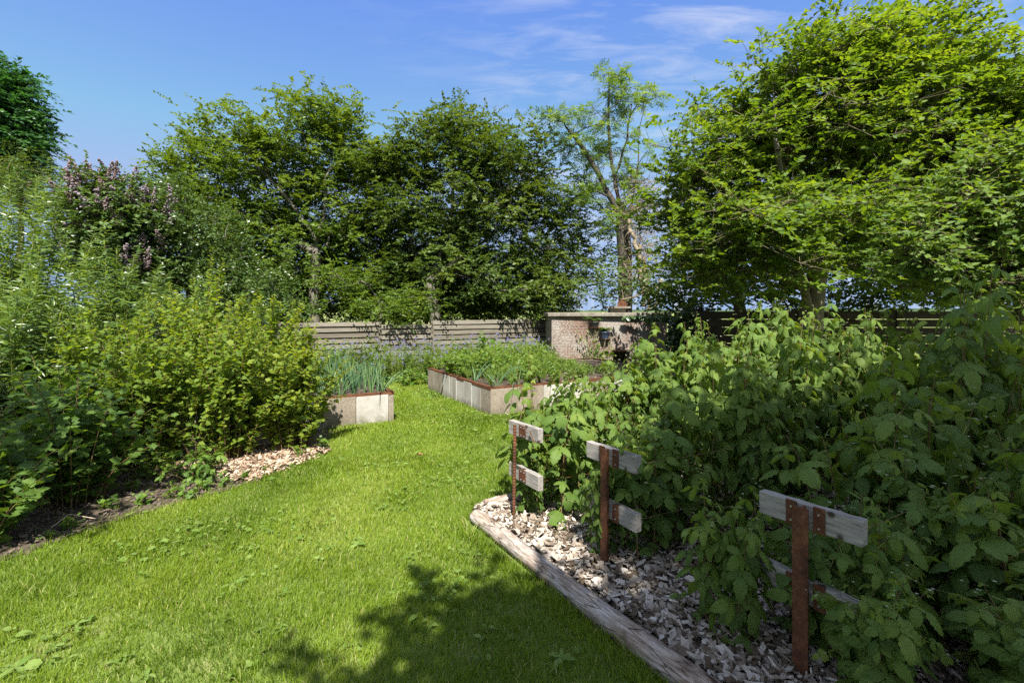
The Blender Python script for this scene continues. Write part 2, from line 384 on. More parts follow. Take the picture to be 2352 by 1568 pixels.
def T_lobed(seed=0):
    rg = random.Random(seed)
    pts = [(0, .0), (.22, -.12), (.42, .05), (.34, .22), (.56, .42), (.36, .52), (.30, .66), (0, 1.0)]
    pts = [(x * (1 + rg.uniform(-.08, .08)), y) for x, y in pts]
    cu = lambda x, y: .12 * abs(x) - .16 * (y - .4) ** 2 - .14 * x * x
    out = [(x, y) for x, y in pts] + [(-x, y) for x, y in pts[-2:0:-1]]
    v = [[0, .32, .02]] + [[x, y, cu(x, y) + rg.uniform(-.03, .03)] for x, y in out]
    k = len(out)
    f = [[0, 1 + i, 1 + (i + 1) % k] for i in range(k)]
    uv = [[0, .32]] + [[x * 1.8, y] for x, y in out]
    return dict(v=np.array(v), f=[f], uv=np.array(uv, float))


def leaflet(w=.66, droop=.22, fold=.07, n=9, seed=0):
    rg = random.Random(seed); v = []; uv = []; f = []
    for i in range(n + 1):
        t = i / n
        hw = w / 2 * (math.sin(math.pi * min(1, t ** .72)) ** .75 if 0 < t < 1 else .01)
        tooth = (1.10 if i % 2 else .93) if 0 < i < n else 1
        z = -droop * t * t + .012 * (-1) ** i
        for k, c in enumerate((-1, -.5, 0, .5, 1)):
            x = hw * c * (tooth if abs(c) == 1 else 1)
            y = t + (.045 * abs(c) * (1 if i < n else 0)) - .05 * abs(c) * (1 if i == 0 else 0)
            v.append([x, y, z + fold * abs(c) * (1 - .9 * abs(c)) * 2.2 - .05 * abs(c) ** 2 * (hw / w * 2) + rg.uniform(-.006, .006)])
            uv.append([c, t])
    for i in range(n):
        for k in range(4):
            a = i * 5 + k
            f.append([a, a + 1, a + 6, a + 5])
    return np.array(v), f, np.array(uv, float)


def T_compound(seed=0, five=False):
    rg = random.Random(seed); V = []; F = []; UV = []; n = 0
    parts = [(0, .46, 0, .56), (1, .30, 66, .46), (-1, .30, -66, .46)]
    if five: parts += [(1, .16, 78, .40), (-1, .16, -78, .40)]
    for s, y0, ang, L in parts:
        v, f, uv = leaflet(rg.uniform(.54, .68), rg.uniform(.22, .5), seed=rg.randrange(999))
        v = v * L * rg.uniform(.9, 1.1)
        tilt = rg.uniform(-.45, .0); ct, st = math.cos(tilt), math.sin(tilt)
        v = np.stack([v[:, 0], v[:, 1] * ct - v[:, 2] * st, v[:, 1] * st + v[:, 2] * ct], 1)
        a = -R(ang + rg.uniform(-9, 9)); ca, sa = math.cos(a), math.sin(a)
        v = np.stack([v[:, 0] * ca - v[:, 1] * sa, v[:, 0] * sa + v[:, 1] * ca + y0, v[:, 2]], 1)
        V.append(v); UV.append(uv); F += [[q + n for q in ff] for ff in f]; n += len(v)
    # petiole: a thin strip
    p = np.array([[-.012, 0, 0], [.012, 0, 0], [.008, .46, .01], [-.008, .46, .01]])
    V.append(p); UV.append(np.array([[.0, 0], [.0, 0], [.0, 1], [.0, 1]])); F.append([n, n + 1, n + 2, n + 3])
    return dict(v=np.concatenate(V), f=[F], uv=np.concatenate(UV))


def T_pinnate(pairs=4, w=.3):
    V = []; F = []; UV = []; n = 0
    base = T_simple(w, .03, .12)
    for i in range(pairs):
        y = .28 + .62 * i / pairs
        for s in (1, -1):
            a = -s * R(58); v = base['v'] * .34; ca, sa = math.cos(a), math.sin(a)
            v = np.stack([v[:, 0] * ca - v[:, 1] * sa, v[:, 0] * sa + v[:, 1] * ca + y, v[:, 2] - .28 * y * y], 1)
            V.append(v); UV.append(base['uv']); F += [[q + n for q in f] for f in base['f'][0]]; n += 5
    v = base['v'] * .36 + np.array([0, .85, -.22]); V.append(v); UV.append(base['uv']); F += [[q + n for q in f] for f in base['f'][0]]
    return dict(v=np.concatenate(V), f=[F], uv=np.concatenate(UV))


def T_fruit():
    """A small four-faced bud, for clusters of buds and florets."""
    v = np.array([[.5, 0, 0], [-.25, 0, .43], [-.25, 0, -.43], [0, .9, 0], [0, -.4, 0]])
    return dict(v=v, f=[[[0, 1, 3], [1, 2, 3], [2, 0, 3], [1, 0, 4], [2, 1, 4], [0, 2, 4]]], uv=np.zeros((5, 2)))


TO3 = T_ovate(.62, .08, .12, 3)
TS, TO, TL, TF = T_simple(), T_ovate(), T_lance(), T_fruit()
TCUR = [T_lobed(i) for i in range(3)]
TRAS = [T_compound(i, i == 3) for i in range(4)]
TASH = T_pinnate(3, .46)


# ------------------------------------------------------------------ growing trees
def grow(trunks, A, rng, seg=.4, rt=.2, rmin=.006, rise=.7, wob=.06, ex=.5):
    """trunks: list of (k,3) polylines; A: points the twigs reach for."""
    P = []; par = []
    first = 0
    for ti, tr in enumerate(trunks):
        tr = np.asarray(tr, float); last = -1
        if ti:
            last = int(np.argmin(np.linalg.norm(np.array(P) - tr[0], axis=1)))
        for i in range(len(tr) - 1):
            L = np.linalg.norm(tr[i + 1] - tr[i]); m = max(1, int(L / seg))
            for j in range(m + (i == len(tr) - 2)):
                if ti and i == 0 and j == 0: continue
                q = tr[i] + (tr[i + 1] - tr[i]) * j / m + rng.normal(0, wob * .25, 3) * (len(P) > 0)
                P.append(q); par.append(last); last = len(P) - 1
    nt = len(P)
    d0 = np.linalg.norm(A[:, None] - np.array(P)[None], axis=2).min(1)
    tips = []
    PA = np.zeros((nt + len(A) * 14, 3)); PA[:nt] = P; n = nt
    for ai in np.argsort(d0):
        a = A[ai]; Q = PA[:n]
        d = np.linalg.norm(Q - a, axis=1)
        cost = d + rise * np.maximum(0, Q[:, 2] - a[2] + .25 * d)
        j = int(np.argmin(cost)); L = d[j]; m = int(min(12, max(1, round(L / seg))))
        p0 = Q[j].copy(); last = j
        ctrl = (p0 + a) / 2 + np.array([0, 0, .12 * L]) + rng.normal(0, .08 * L, 3)
        for i in range(1, m + 1):
            t = i / m
            q = (1 - t) ** 2 * p0 + 2 * t * (1 - t) * ctrl + t * t * a
            if i < m: q = q + rng.normal(0, wob, 3)
            PA[n] = q; par.append(last); last = n; n += 1
        tips.append(last)
    PA = PA[:n]; par = np.array(par); cnt = np.zeros(n); cnt[tips] = 1
    for i in range(n - 1, 0, -1):
        if par[i] >= 0: cnt[par[i]] += cnt[i]
    r = np.maximum(rmin, rt * (cnt / max(1, cnt.max())) ** ex)
    tips = np.array(tips)
    dirs = unit(PA[tips] - PA[par[tips]])
    return PA, par, r, tips, dirs


def sprays(acc, wood, tips, dirs, rng, m, L, k, T, size, flat=.35, wind=(0, 0, 0), spread=.25, lean=.45, leafy=None, center=None, noise=.45, droop=.15, clump=.6):
    n = len(tips) * m
    o = np.repeat(tips, m, 0) + rng.normal(0, spread, (n, 3)) * np.array([1, 1, .6])
    d = np.repeat(dirs, m, 0) * .55 + rng.normal(0, .75, (n, 3)) * np.array([1, 1, flat]) + np.array(wind)
    d = unit(d); LL = L * rng.uniform(.55, 1.25, n)
    cl = np.repeat(rng.uniform(0, 1, len(tips)), m)
    t = (np.arange(k) + .4) / k
    pos = o[:, None] + d[:, None] * (LL[:, None] * t[None])[:, :, None]
    pos[:, :, 2] -= droop * LL[:, None] * t[None] ** 2
    side = unit(np.cross(d, np.array([0, 0, 1.])) + 1e-6)
    sg = np.where(np.arange(k) % 2, 1., -1.)
    D = d[:, None] * .6 + side[:, None] * sg[None, :, None] * .8 + rng.normal(0, .3, (n, k, 3)) + np.array(wind) * .8
    N = np.array([0, 0, 1.]) + rng.normal(0, noise, (n, k, 3))
    if center is not None:
        out = unit(pos - np.asarray(center)); N = N + out * lean
    r = np.clip(cl[:, None] * clump + rng.uniform(0, 1, (n, k)) * (1 - clump), 0, 1)
    sz = size * rng.uniform(.65, 1.2, (n, k))
    acc.leaves(T, pos, D, N, sz, r.ravel())
    if wood is not None:
        mid = o + d * (LL * .5)[:, None]; e = o + d * LL[:, None]; mid[:, 2] -= droop * LL * .25; e[:, 2] -= droop * LL
        b = np.repeat(tips, m, 0)
        wood.tubes(b, o, .004, .003, 3); wood.tubes(o, mid, .003, .0025, 3); wood.tubes(mid, e, .0025, .001, 3)


def lobes(L, Y, rng, n, dep=.8, shell=.35, clump=None, per=14, cfrac=.5):
    """Points inside pixel-measured lobes (px, py, rx, ry[, Y]) turned into real ellipsoids at depth Y."""
    W = np.array([l[2] * l[3] for l in L], float); W /= W.sum()
    pts = []
    for l, w in zip(L, W):
        y = l[4] if len(l) > 4 else Y
        c = at(l[0], l[1], y); rx = l[2] * y / FP; rz = l[3] * y / FP; ry = dep * rx if len(l) < 6 else l[5]
        k = max(2, int(round(n * w)))
        u = unit(rng.normal(0, 1, (k, 3))); rad = rng.uniform(shell, 1, k) ** (1 / 2.2)
        q = c + u * rad[:, None] * np.array([rx, ry, rz])
        if clump is not None:
            nb = max(1, k // per); sel = rng.uniform(0, 1, k) < cfrac; q2 = q[:nb][rng.randint(0, nb, k)] + rng.normal(0, 1, (k, 3)) * np.array(clump); q = np.where(sel[:, None], q2, q)
        pts.append(q)
    return np.concatenate(pts)


def tree(name, label, trunks, A, leafM, barkM, seed, rt, m, L, k, T, size, group=None, seg=.4, twigwood=False, rise=.7, extra=None, cat='tree', ex=.62, thr=.3, rmin=.006, wob=.06, **kw):
    rng = np.random.RandomState(seed)
    base = np.asarray(trunks[0][0], float)
    root = empty(name, base, 0, label, cat, group)
    PA, par, r, tips, dirs = grow(trunks, A, rng, seg, rt, rise=rise, rmin=rmin, wob=wob, ex=ex)
    ch = np.where(par >= 0)[0]
    big = ch[r[ch] >= rt * thr]; small = ch[r[ch] < rt * thr]
    rp = np.where(r[par[ch]] > 2.2 * r[ch], r[ch] * 1.3, r[par[ch]]); rp = dict(zip(ch, rp))
    w = Acc(); P0 = PA - base
    rb = np.array([rp[c] for c in big]) if len(big) else np.zeros(0)
    if len(big):
        low = np.maximum(0, 1 - P0[par[big]][:, 2] / .5) * .45; lo2 = np.maximum(0, 1 - P0[big][:, 2] / .5) * .45
        w.tubes(P0[par[big]], P0[big], rb * (1 + low), r[big] * (1 + lo2), 10)
    w.build('trunk', M[barkM], root)
    w2 = Acc()
    if len(small):
        w2.tubes(P0[par[small]], P0[small], np.array([rp[c] for c in small]), r[small], 5)
    acc = Acc()
    cen = A.mean(0) - base
    sprays(acc, w2 if twigwood else None, P0[tips], dirs, rng, m, L, k, T, size, center=cen, **kw)
    w2.build('branches', M[barkM], root)
    acc.build('crown', M[leafM], root)
    if extra: extra(root, P0, tips, dirs, rng)
    return root


# ------------------------------------------------------------------ shrubs made of stems
def stems_of(rng, ns, rx, ry, h, base_r=.3, arch=.65, hvar=.5, side=.6, lean=(0, 0), low=.45):
    """A list of (n,3) curves rising from the base of a shrub and arching out."""
    out = []
    main = max(3, int(ns * (1 - side)))
    for i in range(ns):
        th = rng.uniform(0, 2 * math.pi); u = math.sqrt(rng.uniform(0, 1))
        tip = np.array([rx * u * math.cos(th) + lean[0], ry * u * math.sin(th) + lean[1], h * (1 - low * u * u) * (1 - hvar * rng.uniform(0, 1) ** 1.6)])
        if i < main:
            st = np.array([tip[0] * base_r, tip[1] * base_r, 0.0]); ct = np.array([tip[0] * (1 - arch) + st[0] * arch, tip[1] * (1 - arch) + st[1] * arch, tip[2] * .75])
        else:
            p = out[rng.randint(0, main)]; st = p[rng.randint(2, 7)].copy()
            tip[2] = max(.08, tip[2] * rng.uniform(.55, 1.0)); tip[:2] = st[:2] + (tip[:2] - st[:2]) * rng.uniform(.35, .75)
            ct = (st + tip) / 2 + np.array([0, 0, .12 * h])
        t = np.linspace(0, 1, 11)[:, None]
        out.append((1 - t) ** 2 * st + 2 * t * (1 - t) * ct + t * t * tip)
    return out, main


def shrub(name, label, loc, rng, ns, rx, ry, h, T, size, gap, leafM, stemM, cat='shrub', group=None, r0=.008, t0=.12, pet=.3, upN=.8, outD=.3, droopD=-.1,
          extra=None, spread=.9, nz=.35, szvar=(.6, 1.15), rbias=0.0, swirl=None, tang=.35, tipgrow=.5, outN=.5, stemname='stems', leafname='foliage', **kw):
    root = empty(name, loc, 0, label, cat, group)
    st, main = stems_of(rng, ns, rx, ry, h, **kw)
    w = Acc(); O, D, N, Sz, Rn = [], [], [], [], []
    tipsP = []
    for i, c in enumerate(st):
        L = np.linalg.norm(np.diff(c, axis=0), axis=1).sum()
        rr = r0 * (1 if i < main else .6) * np.linspace(1, .25, 11)
        w.tubes(c[:-1], c[1:], rr[:-1], rr[1:], 5 if i < main else 4)
        n = max(3, int(L * (1 - t0) / gap)); t = np.linspace(t0, 1, n)
        if i >= main: t = np.linspace(.05, 1, n)
        idx = t * 10; a = np.minimum(9, idx.astype(int)); f = (idx - a)[:, None]
        p = c[a] * (1 - f) + c[a + 1] * f; tg = unit(c[a + 1] - c[a])
        ph = rng.uniform(0, 6.28) + np.arange(n) * 2.4 + rng.normal(0, .3, n)
        rad = np.stack([np.cos(ph), np.sin(ph), np.zeros(n)], 1)
        out = np.stack([p[:, 0], p[:, 1], np.zeros(n)], 1); out = out / max(.05, max(rx, ry))
        d = unit(rad * spread + tg * tang + out * outD + np.array([0, 0, droopD]) + rng.normal(0, .15, (n, 3)))
        if swirl is not None: d = unit(d + np.array(swirl))
        s = size * rng.uniform(szvar[0], szvar[1], n) * (1 - tipgrow * np.maximum(0, t - .75) / .25)
        O.append(p + d * (s * pet)[:, None] * .5); D.append(d)
        N.append(np.array([0, 0, upN]) + out * outN + rng.normal(0, nz, (n, 3))); Sz.append(s)
        Rn.append(np.clip(rng.uniform(0, .75, n) * .75 + .35 * (t - .4) + rbias, 0, 1))
        tipsP.append((c[-1], unit(c[-1] - c[-3])))
    acc = Acc(); O = np.concatenate(O); D = np.concatenate(D); N = np.concatenate(N); Sz = np.concatenate(Sz); Rn = np.concatenate(Rn)
    TT = T if isinstance(T, list) else [T]
    pick = rng.randint(0, len(TT), len(O))
    for q, tt in enumerate(TT):
        s = pick == q
        acc.leaves(tt, O[s], D[s], N[s], Sz[s], Rn[s])
    w.build(stemname, M[stemM], root); acc.build(leafname, M[leafM], root)
    if extra: extra(root, tipsP, rng)
    return root


def gz(*p):
    return np.array([p[0], p[1], p[2] if len(p) > 2 else 0.0])


# ================================================================== SETTING
def sheet(name, poly, z, mat, kind='structure', sub=None):
    a = Acc(); n = len(poly)
    a.add([[x, y, z] for x, y in poly], [[list(range(n))]])
    o = a.build(name, M[mat], smooth=False); tag(o, kind=kind)
    return o


sheet('ground', [(-1500, -60), (1500, -60), (1500, 2500), (-1500, 2500)], -.03, 'field')
LAWN = [(-14, -6), (12, -6), (12, 14.2), (1.5, 14.4), (-14, 11.5)]
sheet('lawn', LAWN, 0.0, 'lawn')
SOIL = [(-9, 1.6), (-3.95, 1.9), (-3.42, 2.7), (-3.2, 3.15), (-2.95, 3.75), (-2.5, 4.3), (-2.25, 4.9), (-2.08, 5.5), (-2.4, 6.5), (-4.5, 7.6), (-9, 8)]
sheet('flower_bed_soil', SOIL, .008, 'soil')
AD, BD = np.array([-.48, .877]), np.array([.877, .48])        # the garden's own grid
RA, RB = np.array([.547, -.837]), np.array([.825, .565])        # along the log, along the raspberry rows
LOG0 = np.array([-.30, 3.66])
MUL = [LOG0 + RA * -.02, LOG0 + RA * 3.4, LOG0 + RA * 3.4 + RB * 5.5, LOG0 + RA * -.25 + RB * 5.5, LOG0 + RA * -.15 + RB * .5]
sheet('mulch_bed', [tuple(p) for p in MUL], .012, 'mulch_base')


def inside(pts, poly):
    x, y = pts[:, 0], pts[:, 1]; c = np.zeros(len(pts), bool); n = len(poly)
    for i in range(n):
        x0, y0 = poly[i]; x1, y1 = poly[(i + 1) % n]
        if y0 == y1: continue
        c ^= ((y0 > y) != (y1 > y)) & (x < (x1 - x0) * (y - y0) / (y1 - y0) + x0)
    return c


def vnoise(p, scale, seed):
    rg = np.random.RandomState(seed); g = rg.uniform(0, 1, (64, 64)); q = p / scale; i = np.floor(q).astype(int); f = q - i; f = f * f * (3 - 2 * f)
    G = lambda a, b: g[a % 64, b % 64]
    x0, y0 = i[:, 0], i[:, 1]
    return (G(x0, y0) * (1 - f[:, 0]) + G(x0 + 1, y0) * f[:, 0]) * (1 - f[:, 1]) + (G(x0, y0 + 1) * (1 - f[:, 0]) + G(x0 + 1, y0 + 1) * f[:, 0]) * f[:, 1]


LB0, LBA, LBB = np.array([-1.686, 6.91]), AD, -BD               # left raised bed: corner, depth, front
RB0 = np.array([-.32, 7.26])                                     # right raised bed corner
LBP = [LB0, LB0 + LBA * 2.9, LB0 + LBA * 2.9 + LBB * 2.4, LB0 + LBB * 2.4]
RBP = [RB0, RB0 + AD * 2.88, RB0 + AD * 2.88 + BD * 4.2, RB0 + BD * 4.2]


def grass():
    rng = np.random.RandomState(3); acc = Acc()
    for y0, y1, den, w in ((.9, 2.0, 2600, .0042), (2.0, 3.1, 15000, .0030), (3.1, 4.4, 12000, .0036), (4.4, 6.2, 8000, .0046), (6.2, 8.6, 4600, .007), (8.6, 13.2, 1500, .012)):
        x0, x1 = -1.25 * y1 - .2, min(1.7 + .12 * y1, 3.2)
        x0 = max(x0, -6.0)
        n = int((x1 - x0) * (y1 - y0) * den)
        p = np.stack([rng.uniform(x0, x1, n), rng.uniform(y0, y1, n)], 1)
        e = np.stack([rng.normal(0, .05, n), rng.normal(0, .05, n)], 1)
        soil = inside(p + e, SOIL); mul = inside(p + e * .5, [tuple(q) for q in MUL]); bed = inside(p, LBP) | inside(p, RBP)
        logd = (p - LOG0) @ np.array([.837, .547]); along = (p - LOG0) @ RA
        onlog = (np.abs(logd) < .075) & (along > -.02) & (along < 3)
        v = vnoise(p, .33, 5); v2 = vnoise(p, .09, 6); v3 = vnoise(p, 1.1, 8)
        bald = (v3 < .2) & (v2 < .55)
        bald = bald & (rng.uniform(0, 1, len(p)) < .6); keep = ~(soil & (rng.uniform(0, 1, n) > .04)) & ~mul & ~bed & ~onlog & ~(bald & (rng.uniform(0, 1, n) < .7))
        p = p[keep]; v = v[keep]; v2 = v2[keep]; v3 = v3[keep]; n = len(p); al = along[keep]; ld = logd[keep]
        h = (.020 + .042 * v * v2 + .018 * rng.uniform(0, 1, n) + .035 * (rng.uniform(0, 1, n) < .02)) * (1.15 if y0 > 6 else 1)
        h *= 1 + .9 * ((ld < -.0) & (ld > -.2) & (al > -.1))
        th = rng.uniform(0, 6.28, n) ; wv = (vnoise(p, .5, 11) - .5) * 6 + 1.0
        ln = np.stack([np.cos(th) + .35 * np.cos(wv), np.sin(th) + .35 * np.sin(wv)], 1); ln *= (h * rng.uniform(.25, .95, n))[:, None] * .8
        fa = rng.uniform(0, 6.28, n); wd = np.stack([np.cos(fa), np.sin(fa)], 1) * (w * rng.uniform(.6, 1.3, n))[:, None]
        V = np.zeros((n, 5, 3))
        V[:, 0, :2] = p - wd / 2; V[:, 1, :2] = p + wd / 2
        md = p + ln * .38
        V[:, 2, :2] = md + wd * .42; V[:, 3, :2] = md - wd * .42; V[:, 2:4, 2] = (h * .62)[:, None]
        V[:, 4, :2] = p + ln; V[:, 4, 2] = h * rng.uniform(.7, 1, n)
        b = (np.arange(n) * 5)[:, None]
        r = np.clip(.12 + .55 * vnoise(p, .7, 21) + .35 * (v3 - .5) + rng.normal(0, .14, n), 0, .8); r[rng.uniform(0, 1, n) < .05] = 1.0
        acc.add(V, [b + np.array([[0, 1, 2, 3]]), b + np.array([[3, 2, 4]])], rnd=np.repeat(r, 5))
    o = acc.build('grass', M['grass']); tag(o, kind='stuff')


grass()


def clover():
    rng = np.random.RandomState(9); n = 26000; p = np.stack([rng.uniform(-5.5, 2.0, n), rng.uniform(1.6, 9.5, n)], 1)
    v = vnoise(p, .45, 41) * .6 + vnoise(p, .12, 42) * .4; d = np.sqrt((p ** 2).sum(1))
    logd = (p - LOG0) @ np.array([.837, .547]); al = (p - LOG0) @ RA
    ok = (v > .56) & ~inside(p, SOIL) & ~inside(p, [tuple(q) for q in MUL]) & ~inside(p, LBP) & ~inside(p, RBP) & ~((np.abs(logd) < .08) & (al > -.05))
    p = p[ok]; n = len(p); a = Acc(); th = rng.uniform(0, 6.28, n); el = rng.uniform(0, .6, n)
    D = np.stack([np.cos(th) * np.cos(el), np.sin(th) * np.cos(el), np.sin(el)], 1)
    a.leaves(T_ovate(.7, .08, .2, 4), np.concatenate([p, rng.uniform(.012, .04, (n, 1))], 1), D, np.array([0, 0, 1.]) + rng.normal(0, .35, (n, 3)), rng.uniform(.014, .038, n) * np.where(rng.uniform(0, 1, n) < .08, 1.8, 1), rng.uniform(0, 1, n))
    tag(a.build('lawn_weeds', M['weed']), kind='stuff')


clover()


def chips(name, mat, poly_fn, n, seed, smin, smax, zmax, zfn=None):
    rng = np.random.RandomState(seed); p = poly_fn(rng, n); n = len(p)
    L = rng.uniform(smin, smax, n) * np.where(rng.uniform(0, 1, n) < .12, 1.7, 1); W = L * rng.uniform(.25, .75, n); H = rng.uniform(.004, .012, n)
    q = np.array([[-1, -1, -1], [1, -1, -1], [1, 1, -1], [-1, 1, -1], [-1, -1, 1], [1, -1, 1], [1, 1, 1], [-1, 1, 1]]) / 2.0
    V = q[None] * np.stack([L, W, H], 1)[:, None] * rng.uniform(.6, 1.15, (n, 8, 3)) 
    V[:, :, 0] += V[:, :, 1] * rng.normal(0, .5, n)[:, None]
    a = rng.uniform(0, 6.28, n); b = rng.normal(0, .42, n); c = rng.normal(0, .42, n)
    def rot(V, i, j, t):
        x, y = V[:, :, i].copy(), V[:, :, j].copy(); V[:, :, i] = x * np.cos(t)[:, None] - y * np.sin(t)[:, None]; V[:, :, j] = x * np.sin(t)[:, None] + y * np.cos(t)[:, None]
    rot(V, 1, 2, b); rot(V, 0, 2, c); rot(V, 0, 1, a)
    z = rng.uniform(.0, zmax, n) + .012 + (zfn(p) if zfn else 0)
    V += np.concatenate([p, z[:, None]], 1)[:, None]
    acc = Acc(); acc.add(V, [(BOXF[None] + (np.arange(n) * 8)[:, None, None]).reshape(-1, 4)], rnd=np.repeat(rng.uniform(0, 1, n), 8))
    tag(acc.build(name, M[mat], smooth=False), kind='stuff')


def mul_pts(rng, n):
    s = rng.uniform(-.15, 3.2, n); t = np.abs(rng.uniform(.02, 1, n)) ** 1.4 * 3.2 + .09
    return LOG0 + s[:, None] * RA + t[:, None] * RB


chips('wood_chips', 'chips', mul_pts, 17500, 5, .018, .056, .05)


def left_pts(rng, n):
    p = np.stack([rng.uniform(-3.5, -1.95, n), rng.uniform(4.2, 6.0, n)], 1)
    e = rng.normal(0, .06, (n, 2)); d = vnoise(p, .35, 31)
    sc = np.exp(-(((p[:, 0] + 2.55) / .55) ** 2 + ((p[:, 1] - 5.05) / .55) ** 2))
    return p[inside(p + e, SOIL) & (d * .8 + sc > .78)]


chips('fresh_wood_chips', 'chips_fresh', left_pts, 6500, 6, .02, .05, .035)


def litter_pts(rng, n):
    p = np.stack([rng.uniform(-5.5, -2.0, n), rng.uniform(2.2, 5.5, n)], 1); return p[inside(p + rng.normal(0, .05, (n, 2)), SOIL)]


chips('bark_litter', 'mulch_base', litter_pts, 5200, 7, .012, .045, .015)


# distant ridge and hedge line beyond the field
def ridge(name, y, x0, x1, h, seed, n=160, lump=4):
    rng = np.random.RandomState(seed); xs = np.linspace(x0, x1, n)
    hh = h * (.55 + .45 * np.sin(xs / (x1 - x0) * 5 + seed)) + rng.uniform(0, h * .35, n)
    a = Acc(); V = []
    for x, q in zip(xs, hh): V += [[x, y - 18, -.2], [x, y, q], [x, y + 60, q * .9], [x, y + 90, -.2]]
    F = []
    for i in range(n - 1):
        for k in range(3): F.append([4 * i + k, 4 * i + 4 + k, 4 * i + 5 + k, 4 * i + 1 + k])
    a.add(V, [F]); tag(a.build(name, M['hill'], smooth=False), kind='structure')


ridge('hills', 420, -500, 620, 5.2, 4)

# ================================================================== RAISED BEDS
BH = .43


def raised_bed(label, c0, front, depth, nf, sides, matsf, matss):
    """c0 corner nearest the path; front and depth directions (2D unit), slab widths along each visible side."""
    root = empty('raised_bed', (c0[0], c0[1], 0), 0, label, 'raised bed')
    f = np.array([*front, 0.]); d = np.array([*depth, 0.]); up = np.array([0, 0, 1.])
    rg = random.Random(int(abs(c0[0]) * 100))

    def run(start, dirv, inward, widths, mats):
        x = 0.0
        Mx = np.stack([dirv, inward, up], 1)
        for w, mt in zip(widths, mats):
            a = Acc(); o = rg.uniform(-.004, .004)
            ctr = start + dirv * (x + w / 2) + inward * (.025 + o) + up * (BH - .02 + rg.uniform(-.004, .002)) / 2
            b = .004; hw, hd, hh = (w - .006) / 2, .025, (BH - .02) / 2
            q = []
            for sx, sy, sz in [(-1, -1, -1), (1, -1, -1), (1, 1, -1), (-1, 1, -1), (-1, -1, 1), (1, -1, 1), (1, 1, 1), (-1, 1, 1)]:
                q.append([sx * hw, sy * hd, sz * hh])
            a.add(np.array(q) @ Mx.T + ctr, [BOXF])
            ob = a.build('slab', M[mt], root, smooth=False)
            mod = ob.modifiers.new('edge', 'BEVEL'); mod.width = .006; mod.segments = 2
            x += w
        return x
    Lf = sum(nf); Ls = sum(sides)
    run(np.zeros(3), f, d, nf, matsf)
    run(np.zeros(3) + d * .0 + f * -.002, d, f, sides, matss)
    run(d * Ls, f, -d, [Lf / 5] * 5, ['pebble'] * 5)
    run(f * Lf, d, -f, [Ls / 6] * 6, ['pebble'] * 6)
    rim = Acc(); t, w = .035, .05
    Mf = np.stack([f, d, up], 1)
    def bar(p, q, dirv, inw):
        L = np.linalg.norm(q - p); Mx = np.stack([dirv, inw, up], 1)
        rim.box((p + q) / 2 + inw * .004 + up * (BH - .013), (L, .008, .045), Mx)
        rim.box((p + q) / 2 + inw * .032 + up * (BH + .0075), (L, .056, .004), Mx)
    bar(np.zeros(3) - f * .006, f * Lf, f, d - 0); bar(d * .012 - f * .006, d * Ls, d, f)
    bar(d * Ls + f * .012, d * Ls + f * Lf, f, -d); bar(f * Lf + d * .012, f * Lf + d * (Ls - .012), d, -f)
    rim.build('rim', M['rust'], root, smooth=False)
    so = Acc(); e = .05
    P = [f * e + d * e, f * (Lf - e) + d * e, f * (Lf - e) + d * (Ls - e), f * e + d * (Ls - e)]
    so.add([p + up * (BH - .03) for p in P], [[[0, 1, 2, 3]]])
    so.build('soil', M['soil'], root, smooth=False)
    return root


raised_bed('near left raised bed of concrete slabs with rusty steel rim, planted with onions', LB0, LBB, LBA, [.075, .45, .44, .45, .48, .5], [.48] * 6,
           ['pebble', 'slab', 'pebble', 'slab_stain', 'pebble', 'slab'], ['pebble', 'slab', 'pebble', 'slab', 'pebble', 'slab'])
raised_bed('long raised bed of mixed concrete slabs with rusty rim, right of the grass path', RB0, BD, AD, [.46, .48, .42, .48, .5, .5, .5, .5, .36],
           [.36, .34, .33, .32, .32, .35, .48, .38], ['pebble', 'pebble', 'slab', 'slab', 'pebble', 'slab', 'pebble', 'slab', 'pebble'],
           ['pebble', 'slab_stain', 'slab_stain', 'slab', 'slab_stain', 'slab', 'pebble', 'pebble'])


# ------------------------------------------------------------------ onions, chives and the greens of the beds
def blade_plant(name, label, loc, rng, n, h, r, mat, cat, group, bent=.25, leanmax=.35):
    a = Acc(); root = empty(name, loc, 0, label, cat, group)
    for i in range(n):
        th = rng.uniform(0, 6.28); L = h * rng.uniform(.55, 1.05); ln = rng.uniform(.05, leanmax) * L
        t = np.linspace(0, 1, 9); fold = rng.uniform(.45, .8) if rng.uniform() < bent else 2
        z = np.where(t < fold, t * L, fold * L - (t - fold) * L * .8); rr = np.where(t < fold, t ** 1.6 * ln, fold ** 1.6 * ln + (t - fold) * L * .55)
        p = np.stack([np.cos(th) * (rr + .012), np.sin(th) * (rr + .012), z], 1)
        rad = r * rng.uniform(.7, 1.1) * np.array([.8, 1, 1, 1, .95, .85, .7, .45, .1])
        a.tubes(p[:-1], p[1:], rad[:-1], rad[1:], 6, rnd=rng.uniform(.1, 1))
    a.build('leaves', M[mat], root)
    return root


rg = np.random.RandomState(12)
onion = [blade_plant('onion_plant', 'blue-green onion plant with upright hollow leaves in the left raised bed', (0, 0, -9), rg, 9, .52, .0085, 'onion', 'onion',
                     'onions in the left raised bed', .3) for _ in range(4)]
spots = []
for i in range(9):
    for j in range(7):
        spots.append((.14 + i * .2 + rg.uniform(-.05, .05), .13 + j * .26 + rg.uniform(-.06, .06)))
for q, (u, v) in enumerate(spots):
    p = LB0 + LBB * u + LBA * v
    s = rg.uniform(.75, 1.15) * (1.2 if .4 < u < .75 and v < 1.2 else .9)
    loc = (p[0], p[1], BH - .03)
    if q < 4:
        o = onion[q]; o.location = loc; o.scale = (s, s, s)
    else:
        o = dup(onion[q % 4], loc, rg.uniform(0, 6.28), (s, s, s))

